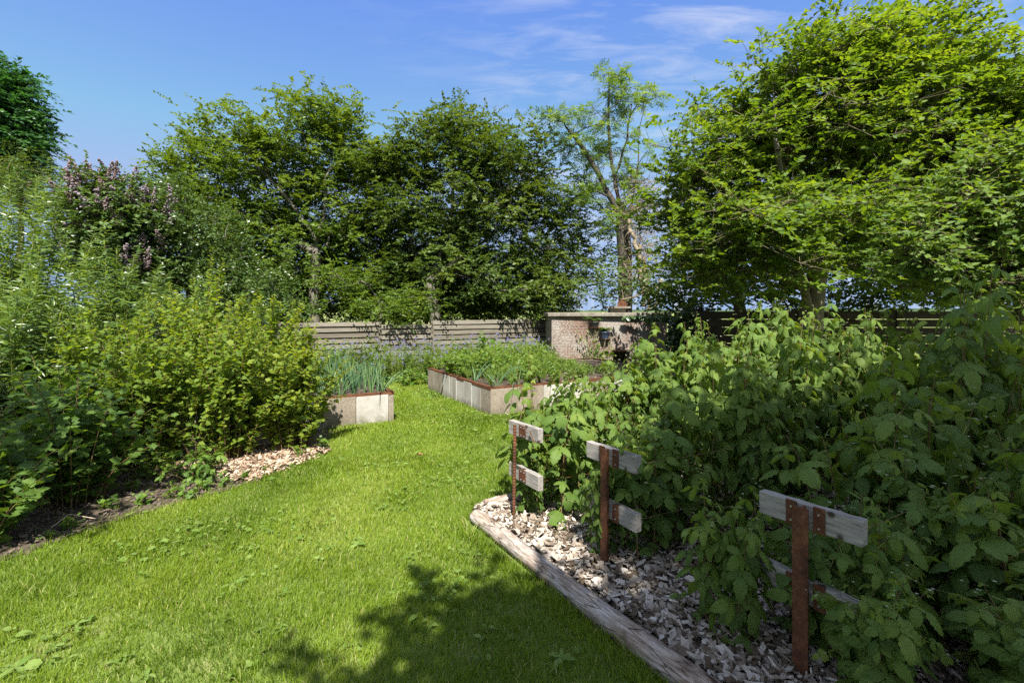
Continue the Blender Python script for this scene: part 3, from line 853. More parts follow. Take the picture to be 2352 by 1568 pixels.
OV = [blade_plant('onion_plant', l_, (p_[0], p_[1], BH - .02), np.random.RandomState(600 + q_), 7, .5, .0075, 'onion', 'onion', 'onion plants flopping over a rusty rim', .95, 1.3)
      for q_, (p_, l_) in enumerate([(LB0 + LBB * .16 + LBA * .05, 'onion flopping over the front rim near the path corner of the left raised bed'), (LB0 + LBB * .72 + LBA * .05, 'onion flopping over the front rim beside the currant bush'),
                                     (RB0 + BD * .14 + AD * .08, 'onion leaves hanging over the near corner of the long raised bed'), (RB0 + BD * .5 + AD * .06, 'onion leaves hanging over the front rim of the long raised bed'), (RB0 + BD * .06 + AD * .7, 'onion leaves hanging over the path side rim of the long raised bed')])]
GL = 'low leafy vegetable plant filling the long raised bed by the grass path'
greens = []
for q in range(4):
    greens.append(shrub('vegetable_plant', GL, (0, 0, -9), np.random.RandomState(40 + q), 34, .26, .26, (.42, .34, .46, .36)[q], TCUR if q < 2 else TO, .055 if q < 2 else .05, .035,
                        'herb', 'greenstem', 'vegetable', 'leafy plants filling the long raised bed', r0=.003, t0=.15, hvar=.35, side=.3, pet=.5))
chive = [blade_plant('chive_clump', 'tufted clump of thin chive leaves in the long raised bed', (0, 0, -9), np.random.RandomState(50 + q), 34, .30, .0032, 'herb', 'chives',
                     'chive clumps in the long raised bed', .15, .55) for q in range(3)]
used = {'g': 0, 'c': 0}
for i in range(10):
    for j in range(9):
        u = .18 + i * .27 + rg.uniform(-.08, .08); v = .2 + j * .315 + rg.uniform(-.09, .09)
        if u > 3.0 or v > 2.75: continue
        p = RB0 + BD * u + AD * v; s = rg.uniform(.9, 1.4); s *= .55 if p[0] / p[1] > .07 else 1; loc = (p[0], p[1], BH - .03); rz = rg.uniform(0, 6.28)
        ch = rg.uniform() < (.6 if (j < 2 or i < 1) and v < 1.2 else .14)
        pool, key = (chive, 'c') if ch else (greens, 'g')
        if used[key] < len(pool):
            o = pool[used[key]]; o.location = loc; o.rotation_euler = (0, 0, rz); o.scale = (s, s, s)
        else:
            dup(pool[rg.randint(0, len(pool))], loc, rz, (s, s, s))
        used[key] += 1


# ------------------------------------------------------------------ flowering plants before the back fence
def blue_blooms(root, tips, rng):
    a = Acc()
    for p, d in tips:
        if rng.uniform() < .5:
            k = 9; o = p + rng.normal(0, .014, (k, 3)); a.leaves(TF, o, rng.normal(0, 1, (k, 3)), rng.normal(0, 1, (k, 3)), .016, rng.uniform(0, 1, k))
    a.build('blossom', M['blue_flower'], root)


PL = 'tall green manure plant with small blue flowers in front of the slatted fence'
ph = [shrub('phacelia_plant', PL, (0, 0, -9), np.random.RandomState(60 + q), 30, .34, .34, .86, TL if q else TS, .09, .034, 'herb', 'greenstem', 'flower',
            'blue flowering plants in front of the back fence', r0=.004, t0=.05, hvar=.5, side=.5, pet=.2, extra=blue_blooms, low=.3) for q in range(3)]
FO, FD = np.array([-5.3, 11.0]), BD
k = 0
for i in range(17):
    for j in range(4):
        p = FO + FD * (.2 + i * .43 + rg.uniform(-.12, .12)) + np.array([.48, -.877]) * (.35 + j * .36 + rg.uniform(-.1, .1))
        if p[0] > 1.2 or (j == 3 and i < 4): continue
        s = rg.uniform(.9, 1.2) * (.8 if j == 3 else 1); loc = (p[0], p[1], 0); rz = rg.uniform(0, 6.28)
        if k < 3:
            o = ph[k]; o.location = loc; o.rotation_euler = (0, 0, rz); o.scale = (s, s, s)
        else:
            dup(ph[rg.randint(0, 3)], loc, rz, (s, s, s))
        k += 1
GC = 'low round-leaved nasturtium plant at the end of the grass path'
gc = [shrub('nasturtium_plant', GC, (0, 0, -9), np.random.RandomState(70 + q), 22, .34, .34, .34, TCUR, .085, .055, 'herb', 'greenstem', 'flower', 'round-leaved plants at the end of the path',
            r0=.003, t0=.1, hvar=.4, side=.3, pet=.6) for q in range(2)]
k = 0
for (px, py) in [(880, 862), (915, 868), (950, 872), (985, 870), (840, 860), (1010, 868), (930, 850), (965, 852), (895, 846), (860, 845), (1000, 850), (820, 850)]:
    Y = CAMH * FP / (py + 12 - HY); p = at(px, py + 12, Y); s = rg.uniform(.8, 1.15)
    if k < 2: o = gc[k]; o.location = (p[0], p[1], 0); o.scale = (s, s, s)
    else: dup(gc[k % 2], (p[0], p[1], 0), rg.uniform(0, 6.28), (s, s, s))
    k += 1


def white_blooms(root, tips, rng, frac=.3, sz=.03):
    a = Acc()
    for p, d in tips:
        if rng.uniform() < frac:
            k = 7; o = p + rng.normal(0, .03, (k, 3)); a.leaves(TF, o, rng.normal(0, 1, (k, 3)), rng.normal(0, 1, (k, 3)), sz, rng.uniform(0, 1, k))
    a.build('blossom', M['white_flower'], root)


p = at(820, 800, 10.9)
shrub('rose_shrub', 'small pale green shrub with a few white blooms against the slatted fence', (p[0], p[1], 0), np.random.RandomState(81), 46, .5, .4, 1.15, TO, .07, .05, 'herb_blue', 'stem',
      r0=.006, extra=white_blooms)
p = at(1112, 800, 11.4)
shrub('hollyhock', 'broad pale-leaved plant rising above the long raised bed near the fence', (p[0], p[1], 0), np.random.RandomState(82), 30, .45, .4, 1.2, TCUR, .13, .06, 'fern', 'greenstem', 'flower', r0=.006, t0=.2)


# ================================================================== BACK FENCE
def back_fence():
    ang = math.atan2(BD[1], BD[0])
    root = empty('slatted_fence', (FO[0], FO[1], 0), ang, 'weathered grey fence of overlapping horizontal boards behind the vegetable beds', 'fence')
    cuts = [(-4.6, -2.3, 1.28), (-2.3, 0.0, 1.29), (0.0, 2.27, 1.31), (2.27, 3.64, 1.235), (3.64, 6.5, 1.325), (6.5, 8.3, 1.325)]
    rg = random.Random(4)
    for x0, x1, top in cuts:
        a = Acc(); z = top - .05; i = 0
        while z > .12:
            a.box(((x0 + x1) / 2, -.03 if True else 0, z), (x1 - x0 - .07, .02, .098 + rg.uniform(-.006, .006)), np.array(Euler((rg.uniform(-.03, .03), rg.uniform(-.004, .004), 0)).to_matrix()), rnd=rg.random())
            a.box(((x0 + x1) / 2, .035, z - .067), (x1 - x0 - .07, .018, .092), rnd=rg.random())
            z -= .135; i += 1
        a.build('board_panel', M['fence'], root, smooth=False)
    for x in (-4.6, -2.3, 0.0, 2.27, 3.64, 6.5, 8.3):
        a = Acc(); top = 1.34
        a.box((x, .0, top / 2), (.07, .075, top)); a.build('post', M['fence'], root, smooth=False)


back_fence()


def right_fence():
    y = 9.6
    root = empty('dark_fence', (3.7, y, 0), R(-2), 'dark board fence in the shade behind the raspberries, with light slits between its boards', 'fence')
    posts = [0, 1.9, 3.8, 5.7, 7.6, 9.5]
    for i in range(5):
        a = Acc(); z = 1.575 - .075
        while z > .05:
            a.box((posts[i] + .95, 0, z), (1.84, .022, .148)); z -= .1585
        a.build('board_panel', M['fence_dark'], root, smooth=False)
    for x in posts:
        a = Acc(); a.box((x, .055, .81), (.09, .085, 1.62)); a.build('post', M['fence_dark'], root, smooth=False)


right_fence()


# ================================================================== BRICK BUILDING
def brick_building():
    Y = 13.0
    root = empty('brick_shelter', (at(1267, 712, Y)[0], Y, 0), 0, 'low faceted brick garden structure with a flat concrete cap beside the fence', 'garden building')
    H = 1.43
    pts = [np.array([.0, 0.]), np.array([2.02, .0]), np.array([3.25, .48]), np.array([3.6, 1.6]), np.array([2.6, 2.5]), np.array([.3, 2.5]), np.array([-.08, 1.2])]
    a = Acc(); n = len(pts); u = 0.0
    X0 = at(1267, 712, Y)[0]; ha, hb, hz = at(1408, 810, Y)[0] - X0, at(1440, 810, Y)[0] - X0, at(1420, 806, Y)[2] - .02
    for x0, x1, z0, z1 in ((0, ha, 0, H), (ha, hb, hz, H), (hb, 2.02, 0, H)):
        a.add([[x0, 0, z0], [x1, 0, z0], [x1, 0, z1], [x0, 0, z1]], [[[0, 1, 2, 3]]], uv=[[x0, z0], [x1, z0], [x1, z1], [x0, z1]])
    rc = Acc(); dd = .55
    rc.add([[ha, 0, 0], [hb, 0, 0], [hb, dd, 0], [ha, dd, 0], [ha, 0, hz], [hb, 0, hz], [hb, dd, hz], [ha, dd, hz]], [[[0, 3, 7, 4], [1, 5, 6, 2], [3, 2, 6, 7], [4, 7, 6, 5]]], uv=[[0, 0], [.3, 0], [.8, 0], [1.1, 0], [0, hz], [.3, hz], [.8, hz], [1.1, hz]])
    rc.build('shade_recess', M['brick'], root, smooth=False)  # recess added to the wall, stands in for shade under the third shelf
    u = 2.15
    for i in range(1, n):
        p, q = pts[i], pts[(i + 1) % n]; L = np.linalg.norm(q - p)
        a.add([[*p, 0], [*q, 0], [*q, H], [*p, H]], [[[0, 1, 2, 3]]], uv=[[u, 0], [u + L, 0], [u + L, H], [u, H]]); u += L + .13
    a.build('wall', M['brick'], root, smooth=False)
    c = np.mean(pts, 0); over = [p + (p - c) / np.linalg.norm(p - c) * .13 for p in pts]
    b = Acc(); z0, z1 = H + .001, H + .10
    V = [[*p, z0] for p in over] + [[*p, z1] for p in over]
    F4 = [[i, (i + 1) % n, n + (i + 1) % n, n + i] for i in range(n)]
    b.add(V, [F4, [list(range(n, 2 * n))], [list(range(n))[::-1]]])
    ob = b.build('cap', M['cap'], root, smooth=False); md = ob.modifiers.new('edge', 'BEVEL'); md.width = .012; md.segments = 2
    # half-round rusty shelves on the wall, each a plate with a hanging bracket
    X0 = at(1267, 712, Y)[0]
    res = []
    for (x0, x1, py, rad) in ((1350, 1385, 751.5, .2), (1377, 1402, 778, .18), (1404, 1446, 804, .25)):
        xa, xb = at(x0, py, Y)[0] - X0, at(x1, py, Y)[0] - X0; z = at(x0, py, Y - .1)[2]; cx = (xa + xb) / 2; r = (xb - xa) / 2
        sh = Acc(); k = 14; an = np.linspace(math.pi, 2 * math.pi, k)
        top = [[cx + r * math.cos(t), rad * math.sin(t), z] for t in an]; bot = [[x, y, zz - .008] for x, y, zz in top]
        sh.add(top + bot, [[list(range(k))], [list(range(2 * k - 1, k - 1, -1))], [[i, i + k, i + 1 + k, i + 1] for i in range(k - 1)]])
        sh.add([[xb - .02, -.003, z - .009], [xb - .02, -rad * .75, z - .009], [xb - .02, -.003, z - .16], [xb - .014, -.003, z - .009], [xb - .014, -rad * .75, z - .009], [xb - .014, -.003, z - .16]],
               [[[0, 1, 2], [3, 5, 4]], [[0, 3, 4, 1], [1, 4, 5, 2]]])
        sh.build('shelf', M['rust'], root, smooth=False)
        res.append((X0 + cx, Y - rad * .48, z))
    # vent block on the roof
    v = Acc(); xm = at(1421, 700, Y + .5)[0] - X0
    v.box((xm, .75, H + .10 + .06), (.42, .4, .12)); v.build('vent_base', M['cap'], root, smooth=False)
    v = Acc(); v.box((xm + .01, .75, H + .10 + .12 + .028), (.64, .6, .052)); v.build('vent_slab', M['cap'], root, smooth=False)
    v = Acc(); k = 12; an = np.linspace(0, math.pi, k); z = H + .10 + .174; xs = at(1430, 700, Y + .5)[0] - X0
    top = [[xs + .13 * math.cos(t), .55, z + .06 + .13 * math.sin(t)] for t in an] + [[xs - .13, .55, z], [xs + .13, .55, z]]
    V = top + [[x, y + .02, zz] for x, y, zz in top]; m = len(top)
    v.add(V, [[list(range(m - 1, -1, -1))], [list(range(m, 2 * m))], [[i, (i + 1) % m, m + (i + 1) % m, m + i] for i in range(m)]])
    v.build('vent_plate', M['rust'], root, smooth=False)
    return res


shelves = brick_building()


def pot(loc, r, h, mat, label, fern_seed, n, L, leaf):
    root = empty('plant_pot', loc, 0, label, 'pot')
    prof = [(r * .72, .0), (r * .82, h * .3), (r * .95, h * .8), (r * 1.04, h * .88), (r * 1.04, h), (r * .9, h), (r * .88, h * .9)]
    k = 20; a = Acc(); V = []
    for rr, z in prof:
        V += [[rr * math.cos(t), rr * math.sin(t), z] for t in np.arange(k) / k * 2 * math.pi]
    F = [[i * k + j, i * k + (j + 1) % k, (i + 1) * k + (j + 1) % k, (i + 1) * k + j] for i in range(len(prof) - 1) for j in range(k)]
    a.add(V, [F]); a.build('pot_body', M[mat], root)
    s = Acc(); s.add([[r * .88 * math.cos(t), r * .88 * math.sin(t), h * .9] for t in np.arange(k) / k * 2 * math.pi], [[list(range(k))]]); s.build('pot_soil', M['soil'], root.children[0], smooth=False)
    rng = np.random.RandomState(fern_seed); b = Acc()
    for i in range(n):
        th = rng.uniform(0, 6.28); LL = L * rng.uniform(.6, 1.1); t = np.linspace(0, 1, 9)
        p = np.stack([np.cos(th) * LL * .75 * t ** 1.3, np.sin(th) * LL * .6 * t ** 1.3, h * .9 + LL * (1.1 * t - .85 * t * t)], 1)
        b.tubes(p[:-1], p[1:], .003, .002, 3)
        d = unit(np.gradient(p, axis=0)); sd = unit(np.cross(d, [0, 0, 1.]))
        for sg in (1, -1):
            b.leaves(TL if leaf == 'f' else TS, p[1:], sd[1:] * sg + d[1:] * .5, np.tile([0, 0, 1.], (8, 1)) + rng.normal(0, .2, (8, 3)), LL * .32 * (1 - t[1:] * .75), rng.uniform(.2, 1, 8))
    b.build('plant_leaves', M['fern'], root)


pot((shelves[0][0] - .04, shelves[0][1], shelves[0][2] + .001), .13, .14, 'pot_dark', 'black pot with a feathery fern on the upper rusty wall shelf', 91, 12, .42, 'f')
pot((shelves[1][0] - .02, shelves[1][1], shelves[1][2] + .001), .125, .19, 'pot', 'dark blue glazed pot with a green plant on the middle rusty wall shelf', 92, 16, .34, 's')


# dry climber on the brick and ivy over its shaded end
def climber():
    rng = np.random.RandomState(95); c = at(1372, 800, 12.85); root = empty('climbing_plant', (c[0], 12.8, 0), 0, 'half dead climber with bare brown stems below the wall shelves', 'climber')
    w = Acc(); l = Acc()
    for i in range(46):
        x0 = rng.normal(0, .12); x1 = x0 + rng.normal(-.05, .22); z1 = rng.uniform(.4, 1.15); t = np.linspace(0, 1, 8)
        p = np.stack([x0 + (x1 - x0) * t + rng.normal(0, .025, 8), np.full(8, .08) - .1 * rng.uniform(0, 1) * np.sin(t * 3), z1 * t], 1)
        w.tubes(p[:-1], p[1:], .006, .004, 4)
        if rng.uniform() < .5:
            k = 9; q = p[rng.randint(2, 8, k)] + rng.normal(0, .04, (k, 3)); l.leaves(TO, q, rng.normal(0, 1, (k, 3)), np.array([0, -.6, .6]) + rng.normal(0, .4, (k, 3)), .07, rng.uniform(0, 1, k))
    w.build('stems', M['dead_twig'], root); l.build('foliage', M['herb'], root)


climber()


def ivy():
    rng = np.random.RandomState(96); root = empty('ivy', (5.0, 12.3, 0), 0, 'dark ivy hanging over the cap and shaded end of the brick structure', 'climber')
    l = Acc(); w = Acc(); base = np.array([5.0, 12.3, 0])
    n = 700; t = rng.uniform(0, 1, n)                     # a fringe on the cap edge
    x = 2.95 + t * 1.6; z = 1.46 - .02 - rng.uniform(0, 1, n) ** 1.5 * (.05 + .16 * t + .06 * np.sin(x * 9)); y = 12.84 + np.maximum(0, x - 3.35) * .28 - rng.uniform(0, .06, n)
    P = np.stack([x, y, z], 1) - base
    l.leaves(TCUR[0], P, np.array([0, -.3, -1]) + rng.normal(0, .5, (n, 3)), np.array([0, -1, .5]) + rng.normal(0, .4, (n, 3)), rng.uniform(.05, .09, n), rng.uniform(0, 1, n))
    n = 6000                                              # the mass climbing at the right-hand end
    c = np.array([4.75, 12.5, .75]); u = unit(rng.normal(0, 1, (n, 3))) * (rng.uniform(.5, 1, n) ** .5)[:, None] * np.array([.75, .6, 1.0])
    P = c + u; P[:, 2] = np.maximum(.05, P[:, 2]); P = P - base
    l.leaves(TCUR[1], P, u + np.array([0, -.4, -.7]) + rng.normal(0, .4, (n, 3)), u + np.array([0, -.5, .4]) + rng.normal(0, .4, (n, 3)), rng.uniform(.05, .1, n), rng.uniform(0, 1, n))
    for i in range(14):
        t = np.linspace(0, 1, 7); a = np.array([rng.uniform(4.2, 5.2), 12.45, 0]) - base; b = np.array([rng.uniform(3.9, 5.3), 12.5, rng.uniform(.9, 1.5)]) - base
        p = a + (b - a) * t[:, None] + rng.normal(0, .03, (7, 3)); w.tubes(p[:-1], p[1:], .014, .01, 5)
    w.build('stems', M['bark_brown'], root); l.build('foliage', M['ivy'], root)


ivy()
#PART2

# ================================================================== TREES
def trunk_px(pts, Y, y2=None):
    return np.array([at(px, py, Y if y2 is None else Y + (y2 - Y) * i / (len(pts) - 1)) for i, (px, py) in enumerate(pts)])


def to_ground(tr):
    b = tr[0].copy(); b[2] = 0.0
    return np.vstack([b, tr])


rng = np.random.RandomState(101)
Y = 15.5
A = lobes([(715, 270, 80, 65), (700, 345, 130, 90), (780, 300, 65, 80), (560, 345, 120, 85), (470, 395, 90, 80), (610, 440, 170, 90), (500, 500, 130, 90), (740, 460, 110, 120), (640, 560, 200, 90),
           (790, 580, 100, 100), (560, 640, 150, 70), (720, 670, 190, 55), (400, 365, 40, 34), (410, 450, 60, 75), (830, 420, 50, 90)], Y, rng, 900, dep=.9, clump=(.42, .42, .14), per=9)
tr = [to_ground(trunk_px([(722, 720), (724, 620), (727, 548), (745, 500), (750, 440)], Y - .9)),
      trunk_px([(727, 548), (700, 510), (660, 455), (610, 400), (560, 360)], Y - .9),
      trunk_px([(724, 600), (690, 560), (600, 520), (500, 460)], Y - .6)]
tree('beech_tree', 'broad beech with a pale forked trunk, tallest of the trees beyond the slatted fence', tr, A, 'beech', 'bark_grey', 1, .16, 8, .6, 17, TS, .112, 'trees beyond the slatted fence', lean=.35, thr=.28)

A = lobes([(1035, 290, 50, 70), (1040, 350, 110, 80), (950, 370, 80, 75), (1110, 370, 70, 90), (920, 440, 90, 90), (1040, 450, 130, 90), (1160, 430, 90, 90), (1225, 370, 45, 70), (1250, 440, 70, 90),
           (980, 550, 160, 80), (1130, 540, 120, 90), (1260, 540, 90, 90), (1290, 600, 70, 60), (1030, 650, 200, 60), (1200, 650, 120, 55), (880, 560, 60, 110), (872, 410, 60, 80), (1290, 690, 50, 28), (880, 640, 70, 70)], Y, rng, 940, dep=.9, clump=(.42, .42, .15), per=9)
tr = [to_ground(trunk_px([(1000, 720), (985, 650), (1010, 590), (1040, 480), (1040, 360)], Y - .5)),
      trunk_px([(985, 650), (1050, 600), (1110, 530), (1160, 440), (1200, 400)], Y - .7),
      trunk_px([(990, 660), (950, 580), (930, 480)], Y - .3), trunk_px([(990, 680), (890, 640), (840, 560)], Y - .4)]
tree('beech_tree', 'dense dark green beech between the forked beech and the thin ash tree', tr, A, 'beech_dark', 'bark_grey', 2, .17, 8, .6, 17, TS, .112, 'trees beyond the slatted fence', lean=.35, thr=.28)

# low boughs reaching over the fence
A = lobes([(905, 716, 60, 22, 12.6), (960, 700, 70, 26, 12.9), (860, 700, 50, 22, 12.4), (790, 640, 60, 30, 12.8)], 12.6, rng, 80, dep=.9)
tree('young_beech', 'low bushy beech bough hanging forward over the slatted fence', [to_ground(trunk_px([(905, 800), (880, 740), (870, 690)], 13.2))], A, 'beech', 'bark_grey', 3, .05, 6, .42, 12, TS, .08, flat=.2, lean=.2)

# backing trees of the hedge line: darker, a little deeper
A = lobes([(640, 600, 160, 100), (820, 640, 120, 80), (500, 640, 120, 90), (980, 660, 150, 60)], 18.5, rng, 300, dep=.7)
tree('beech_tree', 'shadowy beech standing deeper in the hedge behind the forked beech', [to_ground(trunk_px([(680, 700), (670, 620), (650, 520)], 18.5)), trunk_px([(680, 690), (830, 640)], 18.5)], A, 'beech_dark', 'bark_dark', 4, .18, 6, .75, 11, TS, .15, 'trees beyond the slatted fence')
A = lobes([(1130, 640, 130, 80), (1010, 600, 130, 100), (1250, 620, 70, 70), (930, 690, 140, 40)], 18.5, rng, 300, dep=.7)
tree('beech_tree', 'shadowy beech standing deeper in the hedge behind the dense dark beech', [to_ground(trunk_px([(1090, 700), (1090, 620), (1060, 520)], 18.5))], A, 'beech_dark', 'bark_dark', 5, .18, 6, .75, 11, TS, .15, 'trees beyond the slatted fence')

A = lobes([(600, 700, 70, 34), (700, 704, 60, 30), (840, 700, 70, 34), (940, 700, 90, 34), (1060, 700, 90, 36), (1180, 700, 90, 36), (1260, 704, 50, 26)], 16.5, rng, 420, dep=.8)
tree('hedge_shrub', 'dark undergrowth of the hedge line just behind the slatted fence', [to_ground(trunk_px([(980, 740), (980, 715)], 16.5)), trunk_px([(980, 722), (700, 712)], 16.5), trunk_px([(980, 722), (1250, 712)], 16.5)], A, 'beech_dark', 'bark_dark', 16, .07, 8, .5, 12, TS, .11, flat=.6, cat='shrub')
# glossy evergreen and understorey shrubs on the left
A = lobes([(385, 470, 60, 60), (380, 560, 80, 80), (470, 560, 90, 90), (330, 640, 70, 70), (450, 660, 120, 70), (560, 640, 70, 60), (590, 700, 60, 30)], 11.5, rng, 420, dep=1.0)
tree('holly_tree', 'glossy dark evergreen with whitish glints between the lilac and the forked beech', [to_ground(trunk_px([(440, 760), (430, 650), (420, 540)], 11.5))], A, 'holly', 'bark_grey', 6, .08, 7, .42, 13, TS, .075, flat=.8, noise=.7)
A = lobes([(640, 665, 40, 40), (560, 720, 60, 40), (640, 720, 45, 24)], 11.2, rng, 80, dep=1.0)
tree('holly_tree', 'small dark evergreen bush just behind the left end of the slatted fence', [to_ground(trunk_px([(620, 790), (620, 740), (615, 690)], 11.2))], A, 'holly', 'bark_grey', 7, .06, 7, .36, 12, TS, .07, flat=.8, noise=.7)


def lilac_bloom(root, P, tips, dirs, rng):
    a = Acc(); PT = P[tips]
    sel = np.where((PT[:, 1] < np.median(PT[:, 1]) + .3))[0]
    for i in sel:
        if rng.uniform() > .85: continue
        d = unit(dirs[i] * .5 + np.array([0, -.15, .8])); L = rng.uniform(.26, .42); k = 52; t = rng.uniform(0, 1, k)
        o = PT[i] + rng.normal(0, .22, 3) * np.array([1, .6, .7]) + d * (t * L)[:, None] + rng.normal(0, 1, (k, 3)) * (.05 * (1.1 - t))[:, None]
        a.leaves(TF, o, rng.normal(0, 1, (k, 3)), rng.normal(0, 1, (k, 3)), .044, np.clip(rng.uniform(.0, .5) + rng.uniform(0, .5, k), 0, 1))
    a.build('blossoms', M['lilac_flower'], root)


A = lobes([(240, 455, 66, 46), (270, 510, 75, 70), (205, 500, 40, 60), (300, 590, 55, 70), (220, 580, 60, 70), (330, 520, 30, 50)], 10.5, rng, 330, dep=1.0)
tree('lilac_bush', 'tall lilac with fading pinkish flower spikes left of the glossy evergreen', [to_ground(trunk_px([(255, 760), (255, 640), (255, 540)], 10.5)), trunk_px([(255, 680), (300, 600)], 10.5)], A, 'lilac', 'bark_brown', 8, .07, 6, .34, 12, TO, .085, flat=.9, extra=lilac_bloom, cat='shrub')

A = lobes([(5, 250, 45, 100), (40, 300, 38, 60), (-60, 260, 90, 140), (0, 370, 60, 60), (62, 330, 25, 30)], 17, rng, 360, dep=.9)
tree('tall_tree', 'blue-green feathery tree cut off by the frame at the far left', [to_ground(trunk_px([(-90, 700), (-80, 450), (-60, 200)], 17.5))], A, 'larch', 'bark_dark', 9, .18, 7, .8, 15, TS, .17, flat=.5, wind=(.35, 0, -.1), droop=.3)
A = lobes([(45, 410, 55, 50), (90, 450, 50, 40), (10, 460, 60, 60), (120, 470, 25, 20)], 13.5, rng, 190, dep=.9)
tree('thin_tree', 'sparse olive-brown small tree in front of the blue-green feathery tree', [to_ground(trunk_px([(40, 700), (45, 560), (50, 450)], 13.5))], A, 'beech_dark', 'bark_brown', 10, .07, 6, .5, 11, TS, .06, flat=.9)

# the thin ash in the gap, with its dead, ivy-stripped skirt of twigs
Y = 14.6


def dead_skirt(root, P, tips, dirs, rng):
    w = Acc(); base = np.asarray(root.location)
    for i in range(420):
        c = at(rng.normal(1468, 17), rng.uniform(410, 640), Y - rng.uniform(.1, .5)) - base
        n = 6; d = unit(np.array([rng.normal(0, .8), -rng.uniform(.1, .9), rng.normal(-.1, .7)])); L = rng.uniform(.25, .8); p = [c]
        for j in range(n):
            d = unit(d + rng.normal(0, .35, 3)); p.append(p[-1] + d * L / n)
        p = np.array(p); rr = np.linspace(.012, .003, n + 1); w.tubes(p[:-1], p[1:], rr[:-1], rr[1:], 4)
    for (x0, y0, x1, y1) in ((1480, 700, 1466, 560), (1492, 712, 1478, 590), (1500, 712, 1520, 640), (1470, 600, 1440, 500)):
        t = np.linspace(0, 1, 9)[:, None]; a, b = at(x0, y0, Y - .6) - base, at(x1, y1, Y - .45) - base
        p = a + (b - a) * t + rng.normal(0, .03, (9, 3)); w.tubes(p[:-1], p[1:], .065, .05, 8)
    w.build('dead_twigs', M['dead_twig'], root)


A = lobes([(1398, 160, 20, 34), (1400, 200, 28, 38), (1395, 250, 50, 45), (1320, 265, 38, 38), (1450, 235, 40, 35), (1480, 225, 18, 20), (1410, 330, 60, 45), (1290, 300, 40, 25), (1345, 330, 45, 40), (1400, 420, 50, 45), (1350, 440, 35, 40), (1440, 390, 40, 40), (1255, 290, 20, 30), (1395, 500, 35, 30), (1450, 470, 25, 25)], Y, rng, 100, dep=.9, clump=(.2, .2, .16), per=4)
tr = [to_ground(trunk_px([(1437, 712), (1436, 640), (1434, 560), (1428, 500), (1420, 450), (1405, 380), (1398, 280), (1398, 170)], Y)),
      trunk_px([(1434, 540), (1450, 480), (1465, 380), (1470, 290), (1480, 235)], Y - .2), trunk_px([(1428, 500), (1390, 430), (1345, 350), (1300, 290)], Y - .1),
      trunk_px([(1420, 470), (1415, 400), (1440, 320), (1450, 240)], Y + .2)]
tree('ash_tree', 'thin half bare ash with bright green tufts and dead twigs, standing in the sky gap', tr, A, 'ash', 'bark_dark', 11, .21, 5, .30, 5, TASH, .25, flat=.9, noise=.5, spread=.10, seg=.3, thr=.2, rmin=.010, ex=.85, extra=dead_skirt, twigwood=True)
# lower leafy sprays below its skirt
A = lobes([(1395, 640, 30, 40), (1460, 660, 20, 30), (1400, 690, 25, 15), (1500, 670, 30, 35)], Y - .8, rng, 26, dep=.9)
tree('elder_bush', 'dark leafy sucker growth around the foot of the thin ash', [to_ground(trunk_px([(1430, 760), (1430, 690), (1425, 640)], Y - .8))], A, 'lilac', 'bark_brown', 12, .04, 6, .34, 8, TO, .10, flat=.9, cat='shrub')

# the wind-blown hornbeam on the right
Y = 8.0
HL = [(1890, 75, 20, 34), (2010, 62, 20, 34), (2110, 62, 26, 34), (2190, 56, 26, 30), (1700, 245, 18, 26), (1632, 395, 66, 80), (1605, 480, 58, 80), (1670, 320, 54, 56), (1730, 285, 64, 70), (1700, 410, 110, 90), (1805, 215, 80, 84), (1840, 335, 120, 110), (1905, 135, 60, 60), (1965, 215, 100, 95),
      (2060, 140, 80, 55), (2000, 340, 120, 100), (2130, 235, 110, 100), (2195, 140, 66, 46), (2255, 275, 100, 110), (2330, 215, 70, 84), (2200, 390, 120, 84), (2400, 330, 90, 130),
      (1640, 560, 80, 50, 7.4), (1730, 530, 100, 46, 7.1), (1830, 505, 100, 46, 7.2), (1770, 620, 80, 30, 7.2), (1600, 620, 42, 54, 8.4), (1950, 480, 110, 46), (2080, 470, 110, 46), (2100, 570, 120, 30, 8.6), (2250, 500, 110, 50), (2380, 470, 80, 80), (1980, 585, 100, 26, 8.8), (1650, 655, 56, 26, 8.6), (2170, 655, 140, 20, 8.8)]
A = lobes(HL, Y, rng, 1250, dep=1.15, shell=.3, clump=(.42, .42, .085), per=13, cfrac=.74)
tr = [to_ground(trunk_px([(1862, 730), (1872, 660), (1885, 590), (1960, 500), (2040, 380), (2120, 260), (2200, 150)], Y)),
      trunk_px([(1872, 670), (1868, 600), (1850, 500), (1800, 400), (1788, 320), (1805, 240), (1830, 150)], Y - .3),
      trunk_px([(1868, 690), (1840, 660), (1740, 600), (1660, 520), (1610, 430)], Y - .2), trunk_px([(1885, 600), (1900, 500), (1930, 350), (1960, 200)], Y + .4),
      trunk_px([(1885, 610), (2000, 560), (2150, 470), (2300, 360)], Y + .5)]


def bare_limb(root, P, tips, dirs, rng):
    base = np.asarray(root.location); w = Acc()
    for pts, r0 in (([(1786, 345), (1788, 310), (1796, 270), (1801, 235), (1808, 200), (1815, 165)], .034), ([(1797, 275), (1812, 255), (1822, 220)], .026), ([(1790, 300), (1782, 285), (1768, 280)], .012)):
        p = np.array([at(x, y, 7.0) for x, y in pts]) - base; rr = np.linspace(r0, r0 * .25, len(p)); p[:, 1] += np.linspace(0, .45, len(p)); w.tubes(p[:-1], p[1:], rr[:-1], rr[1:], 8)
    p = np.array([at(1786, 345, 7.0), at(1796, 430, 7.5), at(1850, 510, 7.8)]) - base; w.tubes(p[:-1], p[1:], .04, .045, 8)
    w.build('bare_limb', M['bark_grey'], [c for c in root.children if c.name.startswith('trunk')][0])


